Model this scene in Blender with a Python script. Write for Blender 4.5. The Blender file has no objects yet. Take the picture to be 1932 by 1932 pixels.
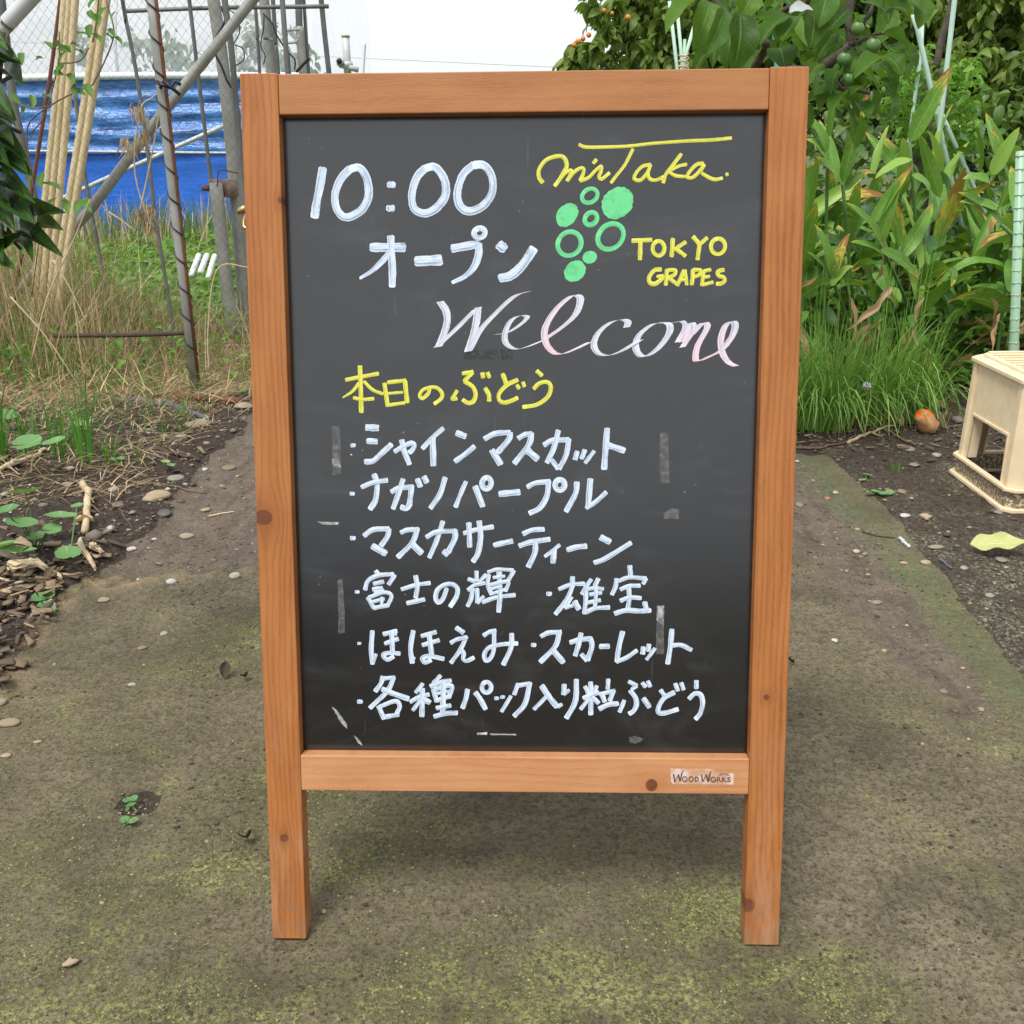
import bpy, bmesh, math, random
import numpy as np
from mathutils import Vector, Matrix
random.seed(7); rng = np.random.default_rng(7)
SC = bpy.context.scene; COL = SC.collection
R = math.radians

# ------------------------------------------------------------------ camera, sky, sun, exposure
CAM_H, PITCH, ROLL, FOC = .8989, R(19.6), -.01, 1973.
cp, sp, cr, sr = math.cos(PITCH), math.sin(PITCH), math.cos(ROLL), math.sin(ROLL)
right0, down0, fwd = Vector((1,0,0)), Vector((0,-sp,-cp)), Vector((0,cp,-sp))
camx = right0*cr - down0*sr; camdn = right0*sr + down0*cr
cd = bpy.data.cameras.new('camera'); cam = bpy.data.objects.new('camera', cd); COL.objects.link(cam)
cam.matrix_world = Matrix(((camx.x,-camdn.x,-fwd.x,0),(camx.y,-camdn.y,-fwd.y,0),(camx.z,-camdn.z,-fwd.z,CAM_H),(0,0,0,1)))
cd.sensor_width = 36; cd.lens = 36*FOC/1932; cd.clip_start = .02; cd.clip_end = 1500
SC.camera = cam

SUN_EL, SUN_AZ = R(62), R(212)          # azimuth measured from +Y clockwise: behind the camera
w = bpy.data.worlds.new('World'); SC.world = w; w.use_nodes = True
nt = w.node_tree; nt.nodes.clear()
sky = nt.nodes.new('ShaderNodeTexSky'); sky.sky_type = 'NISHITA'; sky.sun_disc = False
sky.sun_elevation = SUN_EL; sky.sun_rotation = SUN_AZ; sky.dust_density = 3; sky.air_density = 1.5
hs = nt.nodes.new('ShaderNodeHueSaturation'); hs.inputs['Saturation'].default_value = .12
mx = nt.nodes.new('ShaderNodeMix'); mx.data_type = 'RGBA'; mx.inputs[0].default_value = .7
mx.inputs[7].default_value = (9.6, 10.0, 10.5, 1)             # the closed cloud layer
bg = nt.nodes.new('ShaderNodeBackground'); bg.inputs['Strength'].default_value = .1
wo = nt.nodes.new('ShaderNodeOutputWorld')
nt.links.new(sky.outputs[0], hs.inputs['Color']); nt.links.new(hs.outputs[0], mx.inputs[6])
nt.links.new(mx.outputs[2], bg.inputs['Color']); nt.links.new(bg.outputs[0], wo.inputs[0])
sd = bpy.data.lights.new('sun', 'SUN'); sd.energy = 2.7; sd.angle = R(20); sd.color = (1,.97,.92)
so = bpy.data.objects.new('sun', sd); COL.objects.link(so)
sdir = Vector((math.sin(SUN_AZ)*math.cos(SUN_EL), math.cos(SUN_AZ)*math.cos(SUN_EL), math.sin(SUN_EL)))
so.rotation_euler = sdir.to_track_quat('Z','Y').to_euler(); so.location = (0,-3,6)
SC.view_settings.view_transform = 'Standard'; SC.view_settings.look = 'None'
SC.view_settings.exposure = 0.36; SC.view_settings.gamma = 1
SC.render.engine = 'CYCLES'
SC.cycles.max_bounces = 6; SC.cycles.transparent_max_bounces = 12

# ------------------------------------------------------------------ photo pixels (1932 wide) -> points in the place
def ray(px, py):
    X = (px-966)/FOC; Y = (py-966)/FOC
    x = X*cr+Y*sr; dn = -X*sr+Y*cr
    return Vector((x, cp-dn*sp, -(sp+dn*cp)))
O = Vector((0,0,CAM_H))
def G(px, py, z=0.):
    r = ray(px,py); return O + r*((z-CAM_H)/r.z)
def D(px, py, d):
    r = ray(px,py); return O + r*(d/r.y)

# ------------------------------------------------------------------ numpy noise and terrain
_P = np.random.default_rng(3).random((256,256))
def vnoise(x, y):
    xi = np.floor(x).astype(int); yi = np.floor(y).astype(int); fx = x-xi; fy = y-yi
    fx = fx*fx*(3-2*fx); fy = fy*fy*(3-2*fy)
    a = _P[xi%256,yi%256]; b = _P[(xi+1)%256,yi%256]; c = _P[xi%256,(yi+1)%256]; d = _P[(xi+1)%256,(yi+1)%256]
    return (a*(1-fx)+b*fx)*(1-fy)+(c*(1-fx)+d*fx)*fy
def fbm(x, y, o=4):
    s = 0; a = .5
    for k in range(o): s = s+a*vnoise(x*2**k+17.3*k, y*2**k+5.1*k); a /= 2
    return s
def sst(e0, e1, x):
    t = np.clip((x-e0)/(e1-e0),0,1); return t*t*(3-2*t)
def zones(x, y):
    n1 = fbm(x*6,y*6,4)-.47; n2 = fbm(x*2.2+9,y*2.2,3)-.44; n3 = fbm(x*22+3,y*22,3)-.44
    xl = -.90+n1*.18+n3*.04; xr = .93+n1*.05+.03*np.sin(y*3)
    left = sst(.02,-.02, x-xl); rt = sst(-.008,.008, x-xr); end = sst(-.02,.02, y-3.0-n1*.2)
    soil = np.maximum(np.maximum(left, rt), end*(x>.3))
    mudL = sst(0,.1, y-2.12-n1*.5-n2*.15)*sst(.3,-.3,x)*(1-left)
    mudR = sst(-.18,.12, x-.68-n2*.35)*(1-sst(-.13,-.06,x-xr))*sst(1.25,1.6,y)*(1-rt)
    mud = np.clip(mudL*sst(-.25,.1,n2+.12+.3*(y>2.4))+mudR*.95,0,1)
    hole = sst(.010,-.004, np.hypot((x-hx)/1.0,(y-hy)/.85)-.032-n3*.03)
    soil = np.maximum(soil, hole)
    straw = sst(3.55,4.0, y+n1*.8)*sst(.2,-.3,x)
    field = sst(5.0,6.2, y+n1)
    fr = np.exp(-((y-2.10-n1*.55-n2*.15)/.035)**2)*sst(.3,0,x)*sst(-.02,.03,x-xl)+.7*np.exp(-((x-xl)/.03)**2)*(y<2.15)
    fr = fr*sst(-.06,.06,n3)
    return soil, mud, straw, field, np.clip(fr,0,1), left, rt, hole
_h = G(258,1512); hx, hy = _h.x, _h.y
def gh(x, y):
    x = np.asarray(x,float); y = np.asarray(y,float)
    soil, mud, straw, field, fr, left, rt, hole = zones(x,y)
    n = fbm(x*14,y*14,4)-.47; m = fbm(x*55+7,y*55,3)-.44; b = fbm(x*2,y*2,2)-.37
    near = sst(9,4,np.hypot(x,y-1))
    z = .004*(n*.8)+.0022*m
    z = z+left*(.012+.045*n+.03*b+.014*m)+rt*(.002+.016*n+.010*m)+mud*(-.003+.006*n)
    z = z+fr*.005-hole*.010
    return z*near
def gz(x, y): return float(gh(np.array([x]),np.array([y]))[0])
def GG(px, py):
    p = G(px,py); return Vector((p.x,p.y,gz(p.x,p.y)))

# ------------------------------------------------------------------ node helpers
class NB:
    def __init__(s, name):
        s.m = bpy.data.materials.new(name); s.m.use_nodes = True; s.t = s.m.node_tree; s.t.nodes.clear()
        s.out = s.t.nodes.new('ShaderNodeOutputMaterial'); s.co = s.t.nodes.new('ShaderNodeTexCoord')
    def n(s, t): return s.t.nodes.new('ShaderNode'+t)
    def set(s, sock, v):
        if isinstance(v, bpy.types.NodeSocket): s.t.links.new(v, sock)
        elif v is not None:
            if isinstance(v,(tuple,list)) and len(v)==3 and sock.type=='RGBA': v = (*v,1)
            sock.default_value = v
    def math(s, op, a, b=None, c=None, clamp=False):
        n = s.n('Math'); n.operation = op; n.use_clamp = clamp; s.set(n.inputs[0],a)
        if b is not None: s.set(n.inputs[1],b)
        if c is not None: s.set(n.inputs[2],c)
        return n.outputs[0]
    def noise(s, v=None, scale=5, detail=3, rough=.5, dist=0, dim='3D'):
        n = s.n('TexNoise'); n.noise_dimensions = dim
        s.set(n.inputs['Vector'], v if v is not None else s.co.outputs['Object'])
        n.inputs['Scale'].default_value = scale; n.inputs['Detail'].default_value = detail
        n.inputs['Roughness'].default_value = rough; n.inputs['Distortion'].default_value = dist
        return n.outputs[0]
    def vor(s, v=None, scale=5, feat='F1', rnd=1, out=0):
        n = s.n('TexVoronoi'); n.feature = feat; s.set(n.inputs['Vector'], v if v is not None else s.co.outputs['Object'])
        n.inputs['Scale'].default_value = scale; n.inputs['Randomness'].default_value = rnd; return n.outputs[out]
    def ramp(s, f, *st):
        n = s.n('ValToRGB'); s.set(n.inputs[0], f); e = n.color_ramp.elements
        while len(e) < len(st): e.new(.5)
        for k,(p,c) in enumerate(st):
            e[k].position = p; e[k].color = (c,c,c,1) if isinstance(c,(int,float)) else (*c,1)
        return n.outputs[0]
    def mix(s, f, a, b, bt='MIX'):
        n = s.n('Mix'); n.data_type = 'RGBA'; n.blend_type = bt; s.set(n.inputs[0],f); s.set(n.inputs[6],a); s.set(n.inputs[7],b); return n.outputs[2]
    def vmul(s, v, xyz):
        n = s.n('VectorMath'); n.operation = 'MULTIPLY'; s.set(n.inputs[0],v); n.inputs[1].default_value = xyz; return n.outputs[0]
    def vadd(s, v, u):
        n = s.n('VectorMath'); n.operation = 'ADD'; s.set(n.inputs[0],v); s.set(n.inputs[1],u); return n.outputs[0]
    def sep(s, v):
        n = s.n('SeparateXYZ'); s.set(n.inputs[0],v); return n.outputs
    def comb(s, x, y, z):
        n = s.n('CombineXYZ'); s.set(n.inputs[0],x); s.set(n.inputs[1],y); s.set(n.inputs[2],z); return n.outputs[0]
    def attr(s, name):
        n = s.n('Attribute'); n.attribute_name = name; return n.outputs['Fac']
    def bump(s, h, strength=.5, dist=.01, normal=None):
        n = s.n('Bump'); n.inputs['Strength'].default_value = strength; n.inputs['Distance'].default_value = dist; s.set(n.inputs['Height'],h)
        if normal is not None: s.set(n.inputs['Normal'],normal)
        return n.outputs[0]
    def pbr(s, col, rough=.6, normal=None, metal=0, spec=.5, trans=0, tcol=None, coat=0):
        p = s.n('BsdfPrincipled'); s.set(p.inputs['Base Color'],col); s.set(p.inputs['Roughness'],rough)
        p.inputs['Metallic'].default_value = metal; s.set(p.inputs['Specular IOR Level'],spec); p.inputs['Coat Weight'].default_value = coat
        if normal is not None: s.set(p.inputs['Normal'],normal)
        o = p.outputs[0]
        if trans:
            t = s.n('BsdfTranslucent'); s.set(t.inputs[0], tcol if tcol is not None else col)
            mm = s.n('MixShader'); s.set(mm.inputs[0],trans); s.t.links.new(o,mm.inputs[1]); s.t.links.new(t.outputs[0],mm.inputs[2]); o = mm.outputs[0]
        s.t.links.new(o, s.out.inputs[0]); return s.m
def simple(name, c, rough=.6, var=.25, scale=30, metal=0, bump=.2, spec=.5, c2=None, dist=.002, coat=0):
    b = NB(name); f = b.noise(scale=scale,detail=5,rough=.6)
    d = c2 if c2 else tuple(x*(1-var) for x in c)
    col = b.mix(b.ramp(f,(.3,0),(.7,1)), d, c)
    return b.pbr(col, rough, b.bump(f,bump,dist), metal, spec, coat=coat)

# ------------------------------------------------------------------ object helpers
def tag(o, label=None, cat=None, group=None, kind=None):
    if label: o['label'] = label
    if cat: o['category'] = cat
    if group: o['group'] = group
    if kind: o['kind'] = kind
    return o
def root(name, loc, label, cat, group=None):
    o = bpy.data.objects.new(name, None); COL.objects.link(o); o.location = loc; o.empty_display_size = .05
    return tag(o, label, cat, group)
def link(name, me, parent=None, mat=None):
    o = bpy.data.objects.new(name, me); COL.objects.link(o)
    if parent is not None: o.parent = parent
    if mat is not None and not me.materials: me.materials.append(mat)
    return o
def mesh(name, V, F, mat=None, smooth=False, uv=None, rnd=None):
    """V (n,3) array, F list or (m,k) array, uv per vertex (n,2), rnd per vertex"""
    me = bpy.data.meshes.new(name); V = np.asarray(V,dtype=np.float32)
    if isinstance(F, np.ndarray):
        m, k = F.shape; me.vertices.add(len(V)); me.vertices.foreach_set('co',V.ravel())
        me.loops.add(m*k); me.loops.foreach_set('vertex_index',F.astype(np.int32).ravel())
        me.polygons.add(m); me.polygons.foreach_set('loop_start',np.arange(0,m*k,k,dtype=np.int32))
        try: me.polygons.foreach_set('loop_total',np.full(m,k,dtype=np.int32))
        except Exception: pass
        me.update(calc_edges=True)
    else: me.from_pydata(V.tolist(),[],F)
    if smooth: me.polygons.foreach_set('use_smooth',np.ones(len(me.polygons),bool))
    if uv is not None:
        ul = me.uv_layers.new(name='UVMap'); li = np.empty(len(me.loops),np.int32); me.loops.foreach_get('vertex_index',li)
        ul.data.foreach_set('uv',np.asarray(uv,np.float32)[li].ravel())
    if rnd is not None:
        a = me.attributes.new('rnd','FLOAT','POINT'); a.data.foreach_set('value',np.asarray(rnd,np.float32))
    if mat is not None: me.materials.append(mat)
    me.update(); return me
def box_bm(bm, x0,x1,y0,y1,z0,z1):
    v = [bm.verts.new(p) for p in ((x0,y0,z0),(x1,y0,z0),(x1,y1,z0),(x0,y1,z0),(x0,y0,z1),(x1,y0,z1),(x1,y1,z1),(x0,y1,z1))]
    for f in ((3,2,1,0),(4,5,6,7),(0,1,5,4),(1,2,6,5),(2,3,7,6),(3,0,4,7)): bm.faces.new([v[i] for i in f])
    return v
def bm_mesh(name, bm, mat, bev=0, seg=2, smooth=False):
    if bev: bmesh.ops.bevel(bm, geom=list(bm.edges), offset=bev, segments=seg, affect='EDGES', profile=.5)
    bmesh.ops.recalc_face_normals(bm, faces=bm.faces)
    me = bpy.data.meshes.new(name); bm.to_mesh(me); bm.free(); me.materials.append(mat)
    if smooth: me.polygons.foreach_set('use_smooth',np.ones(len(me.polygons),bool))
    return me
def frames(P):
    P = np.asarray(P,float); T = np.gradient(P,axis=0); T /= np.linalg.norm(T,axis=1)[:,None]+1e-9
    ref = np.array([0,0,1.]) if abs(T[0][2])<.9 else np.array([0,1.,0])
    N = []; n = np.cross(T[0],ref); n /= np.linalg.norm(n)
    for t in T:
        n = n-t*np.dot(n,t); n /= np.linalg.norm(n)+1e-9; N.append(n.copy())
    N = np.array(N); return P,T,N,np.cross(T,N)
def tube_data(P, rad, sides=8, cap=True):
    P,T,N,B = frames(P); k = len(P); rad = np.broadcast_to(np.asarray(rad,float),(k,))
    a = np.linspace(0,2*np.pi,sides,endpoint=False)
    V = (P[:,None]+rad[:,None,None]*(np.cos(a)[None,:,None]*N[:,None]+np.sin(a)[None,:,None]*B[:,None])).reshape(-1,3)
    F = [[i*sides+j, i*sides+(j+1)%sides,(i+1)*sides+(j+1)%sides,(i+1)*sides+j] for i in range(k-1) for j in range(sides)]
    if cap: F += [list(range(sides))[::-1], [(k-1)*sides+j for j in range(sides)]]
    return V,F
def tubes_mesh(name, lst, mat, sides=8, smooth=True):
    VV=[];FF=[];o=0
    for P,r in lst:
        V,F = tube_data(P,r,sides); VV.append(V); FF += [[i+o for i in f] for f in F]; o += len(V)
    return mesh(name,np.concatenate(VV),FF,mat,smooth)
def cr_spline(P, n=8):
    P = np.asarray(P,float)
    if len(P)<3: return np.array([P[0]+(P[-1]-P[0])*t for t in np.linspace(0,1,n+1)])
    Q = np.vstack([2*P[0]-P[1],P,2*P[-1]-P[-2]]); out=[]
    for i in range(1,len(Q)-2):
        for t in np.linspace(0,1,n,endpoint=False):
            a,b,c,d = Q[i-1],Q[i],Q[i+1],Q[i+2]
            out.append(.5*((2*b)+(-a+c)*t+(2*a-5*b+4*c-d)*t*t+(-a+3*b-3*c+d)*t**3))
    out.append(Q[-2]); return np.array(out)
def merge_templates(tpls, mats, pick, name, mat, rnd):
    """joined mesh: for each matrix i uses template pick[i] (V,F,uv)"""
    VV=[];FF=[];UU=[];RR=[];o=0
    mats = np.asarray(mats); pick=np.asarray(pick); rnd=np.asarray(rnd)
    for k,(V,F,U) in enumerate(tpls):
        M = mats[pick==k]
        if not len(M): continue
        Vh = np.c_[V,np.ones(len(V))]; X = np.einsum('nij,kj->nki',M,Vh)[:,:,:3]
        n = len(M); F = np.asarray(F)
        VV.append(X.reshape(-1,3)); FF.append((F[None]+(np.arange(n)*len(V))[:,None,None]).reshape(-1,F.shape[1])+o)
        UU.append(np.tile(U,(n,1))); RR.append(np.repeat(rnd[pick==k],len(V))); o += n*len(V)
    return mesh(name,np.concatenate(VV),np.concatenate(FF),mat,True,np.concatenate(UU),np.concatenate(RR))

# ------------------------------------------------------------------ leaf templates: base at origin, along +Y, width along X
def leaf_tpl(prof, L=1., W=1., nl=8, nw=2, fold=.25, droop=.6, wave=0., curl=0., side=0., seed=0):
    rg = np.random.default_rng(seed); V=[];U=[];F=[]
    ts = np.linspace(0,1,nl+1); pos = np.zeros(2); ang = .25; dl = L/nl; C=[(0,0,ang)]
    for i in range(nl):
        ang -= droop/nl; pos = pos+dl*np.array([math.cos(ang),math.sin(ang)]); C.append((pos[0],pos[1],ang))
    ph = rg.random(2)*6.28
    for t,(cy,cz,a) in zip(ts,C):
        wd = prof(t)*W/2
        for j in range(-nw,nw+1):
            s = j/nw; x = s*wd; f = fold*abs(s)*wd + curl*wd*s*s
            f += wave*wd*math.sin(t*13+ph[0 if s>0 else 1])*s*s
            V.append((x+side*t*t*L, cy-math.sin(a)*f, cz+math.cos(a)*f)); U.append((s*.5+.5,t))
    m = 2*nw+1
    for i in range(nl):
        for j in range(m-1): F.append((i*m+j,i*m+j+1,(i+1)*m+j+1,(i+1)*m+j))
    return np.array(V),np.array(F),np.array(U)
ovate = lambda t: max(.03,(math.sin(math.pi*t**.80)**.78)*(1-.12*t*t)) if 0<t<1 else .03
lance = lambda t: max(.03,(math.sin(math.pi*t**.75)**.62)*(1.02-.25*t)) if 0<t<1 else .03
elli = lambda t: max(.03,math.sin(math.pi*t)**.75) if 0<t<1 else .03
def leaf_mat(name, dark, mid, light, rough=.42, trans=.3, veins=10, burn=0., obj=False, vein_c=None, spec=.4, gloss_var=True, burn_c=((.55,.42,.06),(.30,.13,.045))):
    b = NB(name); uv = b.co.outputs['UV']; x,y,z = b.sep(uv)
    if obj: rnd = b.n('ObjectInfo').outputs['Random']
    else: rnd = b.attr('rnd')
    col = b.ramp(rnd,(0,dark),(.45,mid),(.8,mid),(1,light))
    s = b.math('ABSOLUTE',b.math('SUBTRACT',x,.5))
    nz = b.noise(scale=28,detail=4); col = b.mix(b.ramp(nz,(.35,.0),(.75,.35)),col,light)
    ph = b.math('SUBTRACT',b.math('MULTIPLY',y,veins*6.283),b.math('MULTIPLY',s,veins*3.0))
    v = b.ramp(b.math('SINE',ph),(.93,0),(1,1)); rib = b.ramp(s,(.012,1),(.035,0))
    col = b.mix(b.math('MULTIPLY',v,.22),col,vein_c or light); col = b.mix(b.math('MULTIPLY',rib,.7),col,vein_c or light)
    if burn:
        w2 = b.noise(b.vadd(uv,b.comb(rnd,rnd,rnd)),scale=7,detail=4)
        e = b.math('ADD',b.math('MULTIPLY',b.math('POWER',y,2.6),.62),b.math('MULTIPLY',s,.28))
        r2 = b.math('FRACT',b.math('MULTIPLY',rnd,17.31))
        e = b.math('ADD',e,b.math('ADD',b.math('MULTIPLY',w2,.75),b.math('MULTIPLY',b.math('POWER',r2,4.),burn)))
        col = b.mix(b.ramp(e,(.95,0),(1.0,1)),col,burn_c[0]); col = b.mix(b.ramp(b.math('MULTIPLY',e,.9),(.96,0),(1.0,1)),col,burn_c[1])
    nb = b.bump(b.math('SUBTRACT',b.math('MULTIPLY',nz,.4),b.math('MULTIPLY',b.math('ADD',rib,v),.5)),.5,.003)
    tc = b.mix(.5,col,(.25,.42,.03))
    return b.pbr(col, rough, nb, 0, spec, trans, tc)
M = {}
M['ginger'] = leaf_mat('ginger_leaf',(.04,.125,.018),(.12,.28,.042),(.32,.48,.095),veins=0.01,burn=.50,obj=True,rough=.38,spec=.28)
M['dry'] = leaf_mat('dry_leaf',(.20,.09,.035),(.42,.24,.12),(.58,.40,.25),veins=4,obj=True,rough=.7,trans=.25)
M['persimmon'] = leaf_mat('persimmon_leaf',(.020,.062,.009),(.046,.125,.014),(.12,.24,.03),veins=6,obj=True,rough=.42,spec=.2,trans=.4,vein_c=(.2,.30,.08))
M['pale_under'] = leaf_mat('leaf_underside',(.26,.29,.27),(.33,.35,.34),(.42,.44,.43),veins=6,obj=True,rough=.5,trans=.15)
M['citrus'] = leaf_mat('evergreen_leaf',(.012,.035,.009),(.03,.078,.016),(.075,.15,.03),veins=5,obj=True,rough=.33,trans=.15,vein_c=(.10,.2,.05),spec=.35)
M['vine'] = leaf_mat('vine_leaf',(.05,.13,.02),(.10,.23,.04),(.16,.30,.06),veins=5,obj=True,rough=.5,trans=.4)
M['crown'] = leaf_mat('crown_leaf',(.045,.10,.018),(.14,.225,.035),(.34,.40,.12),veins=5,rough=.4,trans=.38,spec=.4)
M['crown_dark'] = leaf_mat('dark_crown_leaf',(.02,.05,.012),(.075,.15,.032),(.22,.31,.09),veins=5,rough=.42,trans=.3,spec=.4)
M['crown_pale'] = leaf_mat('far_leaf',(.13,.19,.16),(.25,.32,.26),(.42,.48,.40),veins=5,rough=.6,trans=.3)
M['weed'] = leaf_mat('weed_leaf',(.05,.16,.02),(.12,.30,.035),(.24,.42,.06),veins=5,rough=.55,trans=.4)
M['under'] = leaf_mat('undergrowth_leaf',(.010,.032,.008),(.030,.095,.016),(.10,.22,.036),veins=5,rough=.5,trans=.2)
M['round'] = leaf_mat('round_leaf',(.10,.24,.08),(.16,.33,.11),(.28,.45,.18),veins=0.01,obj=True,rough=.6,trans=.3)
M['grass'] = leaf_mat('green_grass',(.03,.12,.02),(.07,.22,.03),(.14,.32,.05),veins=0.01,rough=.5,trans=.3)
M['straw'] = leaf_mat('dry_grass',(.12,.07,.035),(.42,.29,.155),(.70,.55,.35),veins=0.01,rough=.75,trans=.2)
M['fallen'] = leaf_mat('fallen_leaf',(.42,.45,.15),(.52,.55,.22),(.62,.62,.30),veins=5,obj=True,rough=.55,trans=.15)
M['steel'] = simple('galvanised_pipe',(.38,.39,.36),.55,.35,9,.15,.35,c2=(.25,.25,.22))
M['steel_dark'] = simple('dull_pipe',(.20,.205,.195),.6,.4,14,.2,.3)
M['steel_light'] = simple('pale_pipe',(.55,.57,.56),.5,.2,10,.1,.2)
M['rust'] = simple('rusty_iron',(.20,.075,.03),.85,.5,40,.1,.6,c2=(.10,.05,.035))
M['rust_part'] = simple('rust_streaked_iron',(.30,.28,.24),.75,.5,24,.1,.5,c2=(.16,.055,.028))
M['black'] = simple('black_plastic',(.018,.018,.02),.45,.3,50,0,.2)
M['cream'] = simple('cream_pole',(.72,.60,.36),.45,.2,6,0,.15,c2=(.60,.49,.29))
M['brownpole'] = simple('brown_pole',(.17,.06,.03),.6,.3,12)
M['stake'] = simple('green_stake',(.33,.52,.36),.4,.15,20,0,.15)
M['stake_pale'] = simple('faded_stake',(.50,.68,.56),.5,.15,20,0,.15)
M['stake_teal'] = simple('teal_stake',(.06,.52,.36),.35,.15,20,0,.1)
M['bark'] = simple('bark',(.11,.085,.06),.85,.5,22,0,.9,c2=(.04,.032,.025),dist=.01)
M['bark_moss'] = simple('mossy_bark',(.13,.12,.085),.9,.4,26,0,.9,c2=(.05,.055,.03),dist=.01)
M['twig'] = simple('twig',(.20,.12,.065),.8,.5,40,0,.6,c2=(.09,.055,.035))
M['palewood'] = simple('bleached_wood',(.62,.50,.33),.75,.35,25,0,.7,c2=(.40,.29,.17))
M['root'] = simple('dark_root',(.085,.055,.04),.9,.4,40,0,.8)
M['hose'] = simple('grey_hose',(.10,.115,.14),.5,.3,40)
M['brass'] = simple('brass_hook',(.55,.38,.18),.3,.3,60,.9,.1)
M['white'] = simple('white_plastic',(.78,.80,.80),.45,.12,30)
M['blue_pipe'] = simple('blue_plastic',(.05,.13,.30),.5,.3,30)
M['netwire'] = simple('net_wire',(.14,.14,.13),.6,.4,20,.3)
M['fruit'] = simple('green_persimmon',(.115,.22,.06),.42,.2,60,0,.1,c2=(.085,.17,.045))
M['orange'] = simple('ripe_fruit',(.62,.22,.03),.4,.25,20,0,.1)

# ================================================================== THE SIGN
BX, BY, YAW, LEAN, H, WID = .0089, .9963, -.0325, .2011, .985, .6
ub = Vector((math.cos(YAW),math.sin(YAW),0)); bb = Vector((-math.sin(YAW),math.cos(YAW),0))
vb = Vector((0,0,1))*math.cos(LEAN)+bb*math.sin(LEAN); nb_ = bb*math.cos(LEAN)-Vector((0,0,1))*math.sin(LEAN)
sign = root('a_frame_sign',(BX,BY,0.003),'brown wooden A-frame chalkboard sign standing in the middle of the path','sign')
sign.rotation_mode = 'QUATERNION'
MS = Matrix(((ub.x,nb_.x,vb.x),(ub.y,nb_.y,vb.y),(ub.z,nb_.z,vb.z)))
sign.rotation_quaternion = MS.to_quaternion()
B0 = Vector((BX,BY,0))
def board(px, py, dep=0.):
    """photo point -> local (x,z) on the plane dep behind the front face"""
    r = ray(px,py); p0 = B0+nb_*dep; t = (p0-O).dot(nb_)/r.dot(nb_); q = O+r*t-B0
    return q.dot(ub), q.dot(vb)
PW, TH, PD = .0405, .028, .017
Z_TR = board(990,217)[1]; Z_BT = board(990,1432.5)[1]; Z_BB = board(990,1499)[1]
def wood(name, along, knots, base=(.345,.122,.030), dark=(.21,.062,.015), light=(.44,.182,.056), seed=0, freq=620, lines=.30):
    b = NB(name); x,y,z = b.sep(b.co.outputs['Object'])
    A,C = (z,x) if along=='z' else (x,z)       # A along the grain, C across it
    nzw = b.noise(b.comb(b.math('MULTIPLY',A,4.),b.math('ADD',b.math('MULTIPLY',C,22.),seed),y),scale=1.,detail=3)
    Cd = b.math('ADD',C,b.math('MULTIPLY',b.math('SUBTRACT',nzw,.5),.02)); kd = None; kh=None
    for (kx,kz,kr) in knots:
        ka,kc = (kz,kx) if along=='z' else (kx,kz)
        da = b.math('SUBTRACT',A,ka); dc = b.math('SUBTRACT',C,kc)
        r2 = b.math('ADD',b.math('POWER',b.math('MULTIPLY',da,1/(kr*3.2)),2.),b.math('POWER',b.math('MULTIPLY',dc,1/(kr*2.2)),2.))
        g = b.math('POWER',2.718,b.math('MULTIPLY',r2,-1.))
        Cd = b.math('SUBTRACT',Cd,b.math('MULTIPLY',b.math('MULTIPLY',dc,g),.85))
        rr = b.math('SQRT',b.math('ADD',b.math('POWER',b.math('DIVIDE',da,kr),2.),b.math('POWER',b.math('DIVIDE',dc,kr*1.1),2.)))
        rr = b.math('ADD',rr,b.math('MULTIPLY',b.math('SUBTRACT',nzw,.5),.5))
        k = b.ramp(rr,(.78,1),(1.0,0)); halo = b.math('MULTIPLY',g,.55)
        kd = k if kd is None else b.math('MAXIMUM',kd,k); kh = halo if kh is None else b.math('MAXIMUM',kh,halo)
    gv = b.comb(b.math('MULTIPLY',Cd,freq*.35),b.math('ADD',b.math('MULTIPLY',y,60.),seed*3.),b.math('MULTIPLY',A,6.))
    g1 = b.noise(gv,scale=1.,detail=3,rough=.55)
    fine = b.noise(b.comb(b.math('MULTIPLY',Cd,freq*3.),y,b.math('MULTIPLY',A,70.)),scale=1.,detail=3,rough=.6)
    blotch = b.noise(b.comb(b.math('MULTIPLY',C,30.),b.math('ADD',y,seed),b.math('MULTIPLY',A,9.)),scale=1.,detail=3)
    wv = b.math('SINE',b.math('ADD',b.math('MULTIPLY',Cd,freq*1.6),b.math('MULTIPLY',g1,2.2)))
    ln = b.ramp(wv,(.62,0),(.95,1)); l2 = b.ramp(wv,(.02,1),(.16,0))
    col = b.mix(b.math('MULTIPLY',b.ramp(g1,(.32,1),(.62,0)),.6),base,dark)
    flk = b.noise(b.comb(b.math('MULTIPLY',C,420.),y,b.math('MULTIPLY',A,240.)),scale=1.,detail=4,rough=.65); col = b.mix(b.math('MULTIPLY',b.ramp(flk,(.50,0),(.66,1)),.35),col,dark)
    col = b.mix(b.math('MULTIPLY',b.ramp(blotch,(.42,0),(.68,1)),.55),col,light)
    col = b.mix(b.math('MULTIPLY',ln,lines),col,dark); col = b.mix(b.math('MULTIPLY',l2,lines*.8),col,light)
    col = b.mix(b.math('MULTIPLY',b.ramp(fine,(.45,0),(.62,1)),.30),col,light)
    if kd is not None:
        ring = b.noise(b.comb(x,y,z),scale=900,detail=1)
        col = b.mix(kh,col,dark); col = b.mix(kd,col,b.mix(b.ramp(ring,(.3,0),(.7,1)),(.105,.030,.016),(.19,.060,.026))); edge_ = b.math('MULTIPLY',kd,b.math('SUBTRACT',1.,kd)); col = b.mix(b.math('MULTIPLY',edge_,2.,clamp=True),col,(.06,.018,.010))
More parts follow.
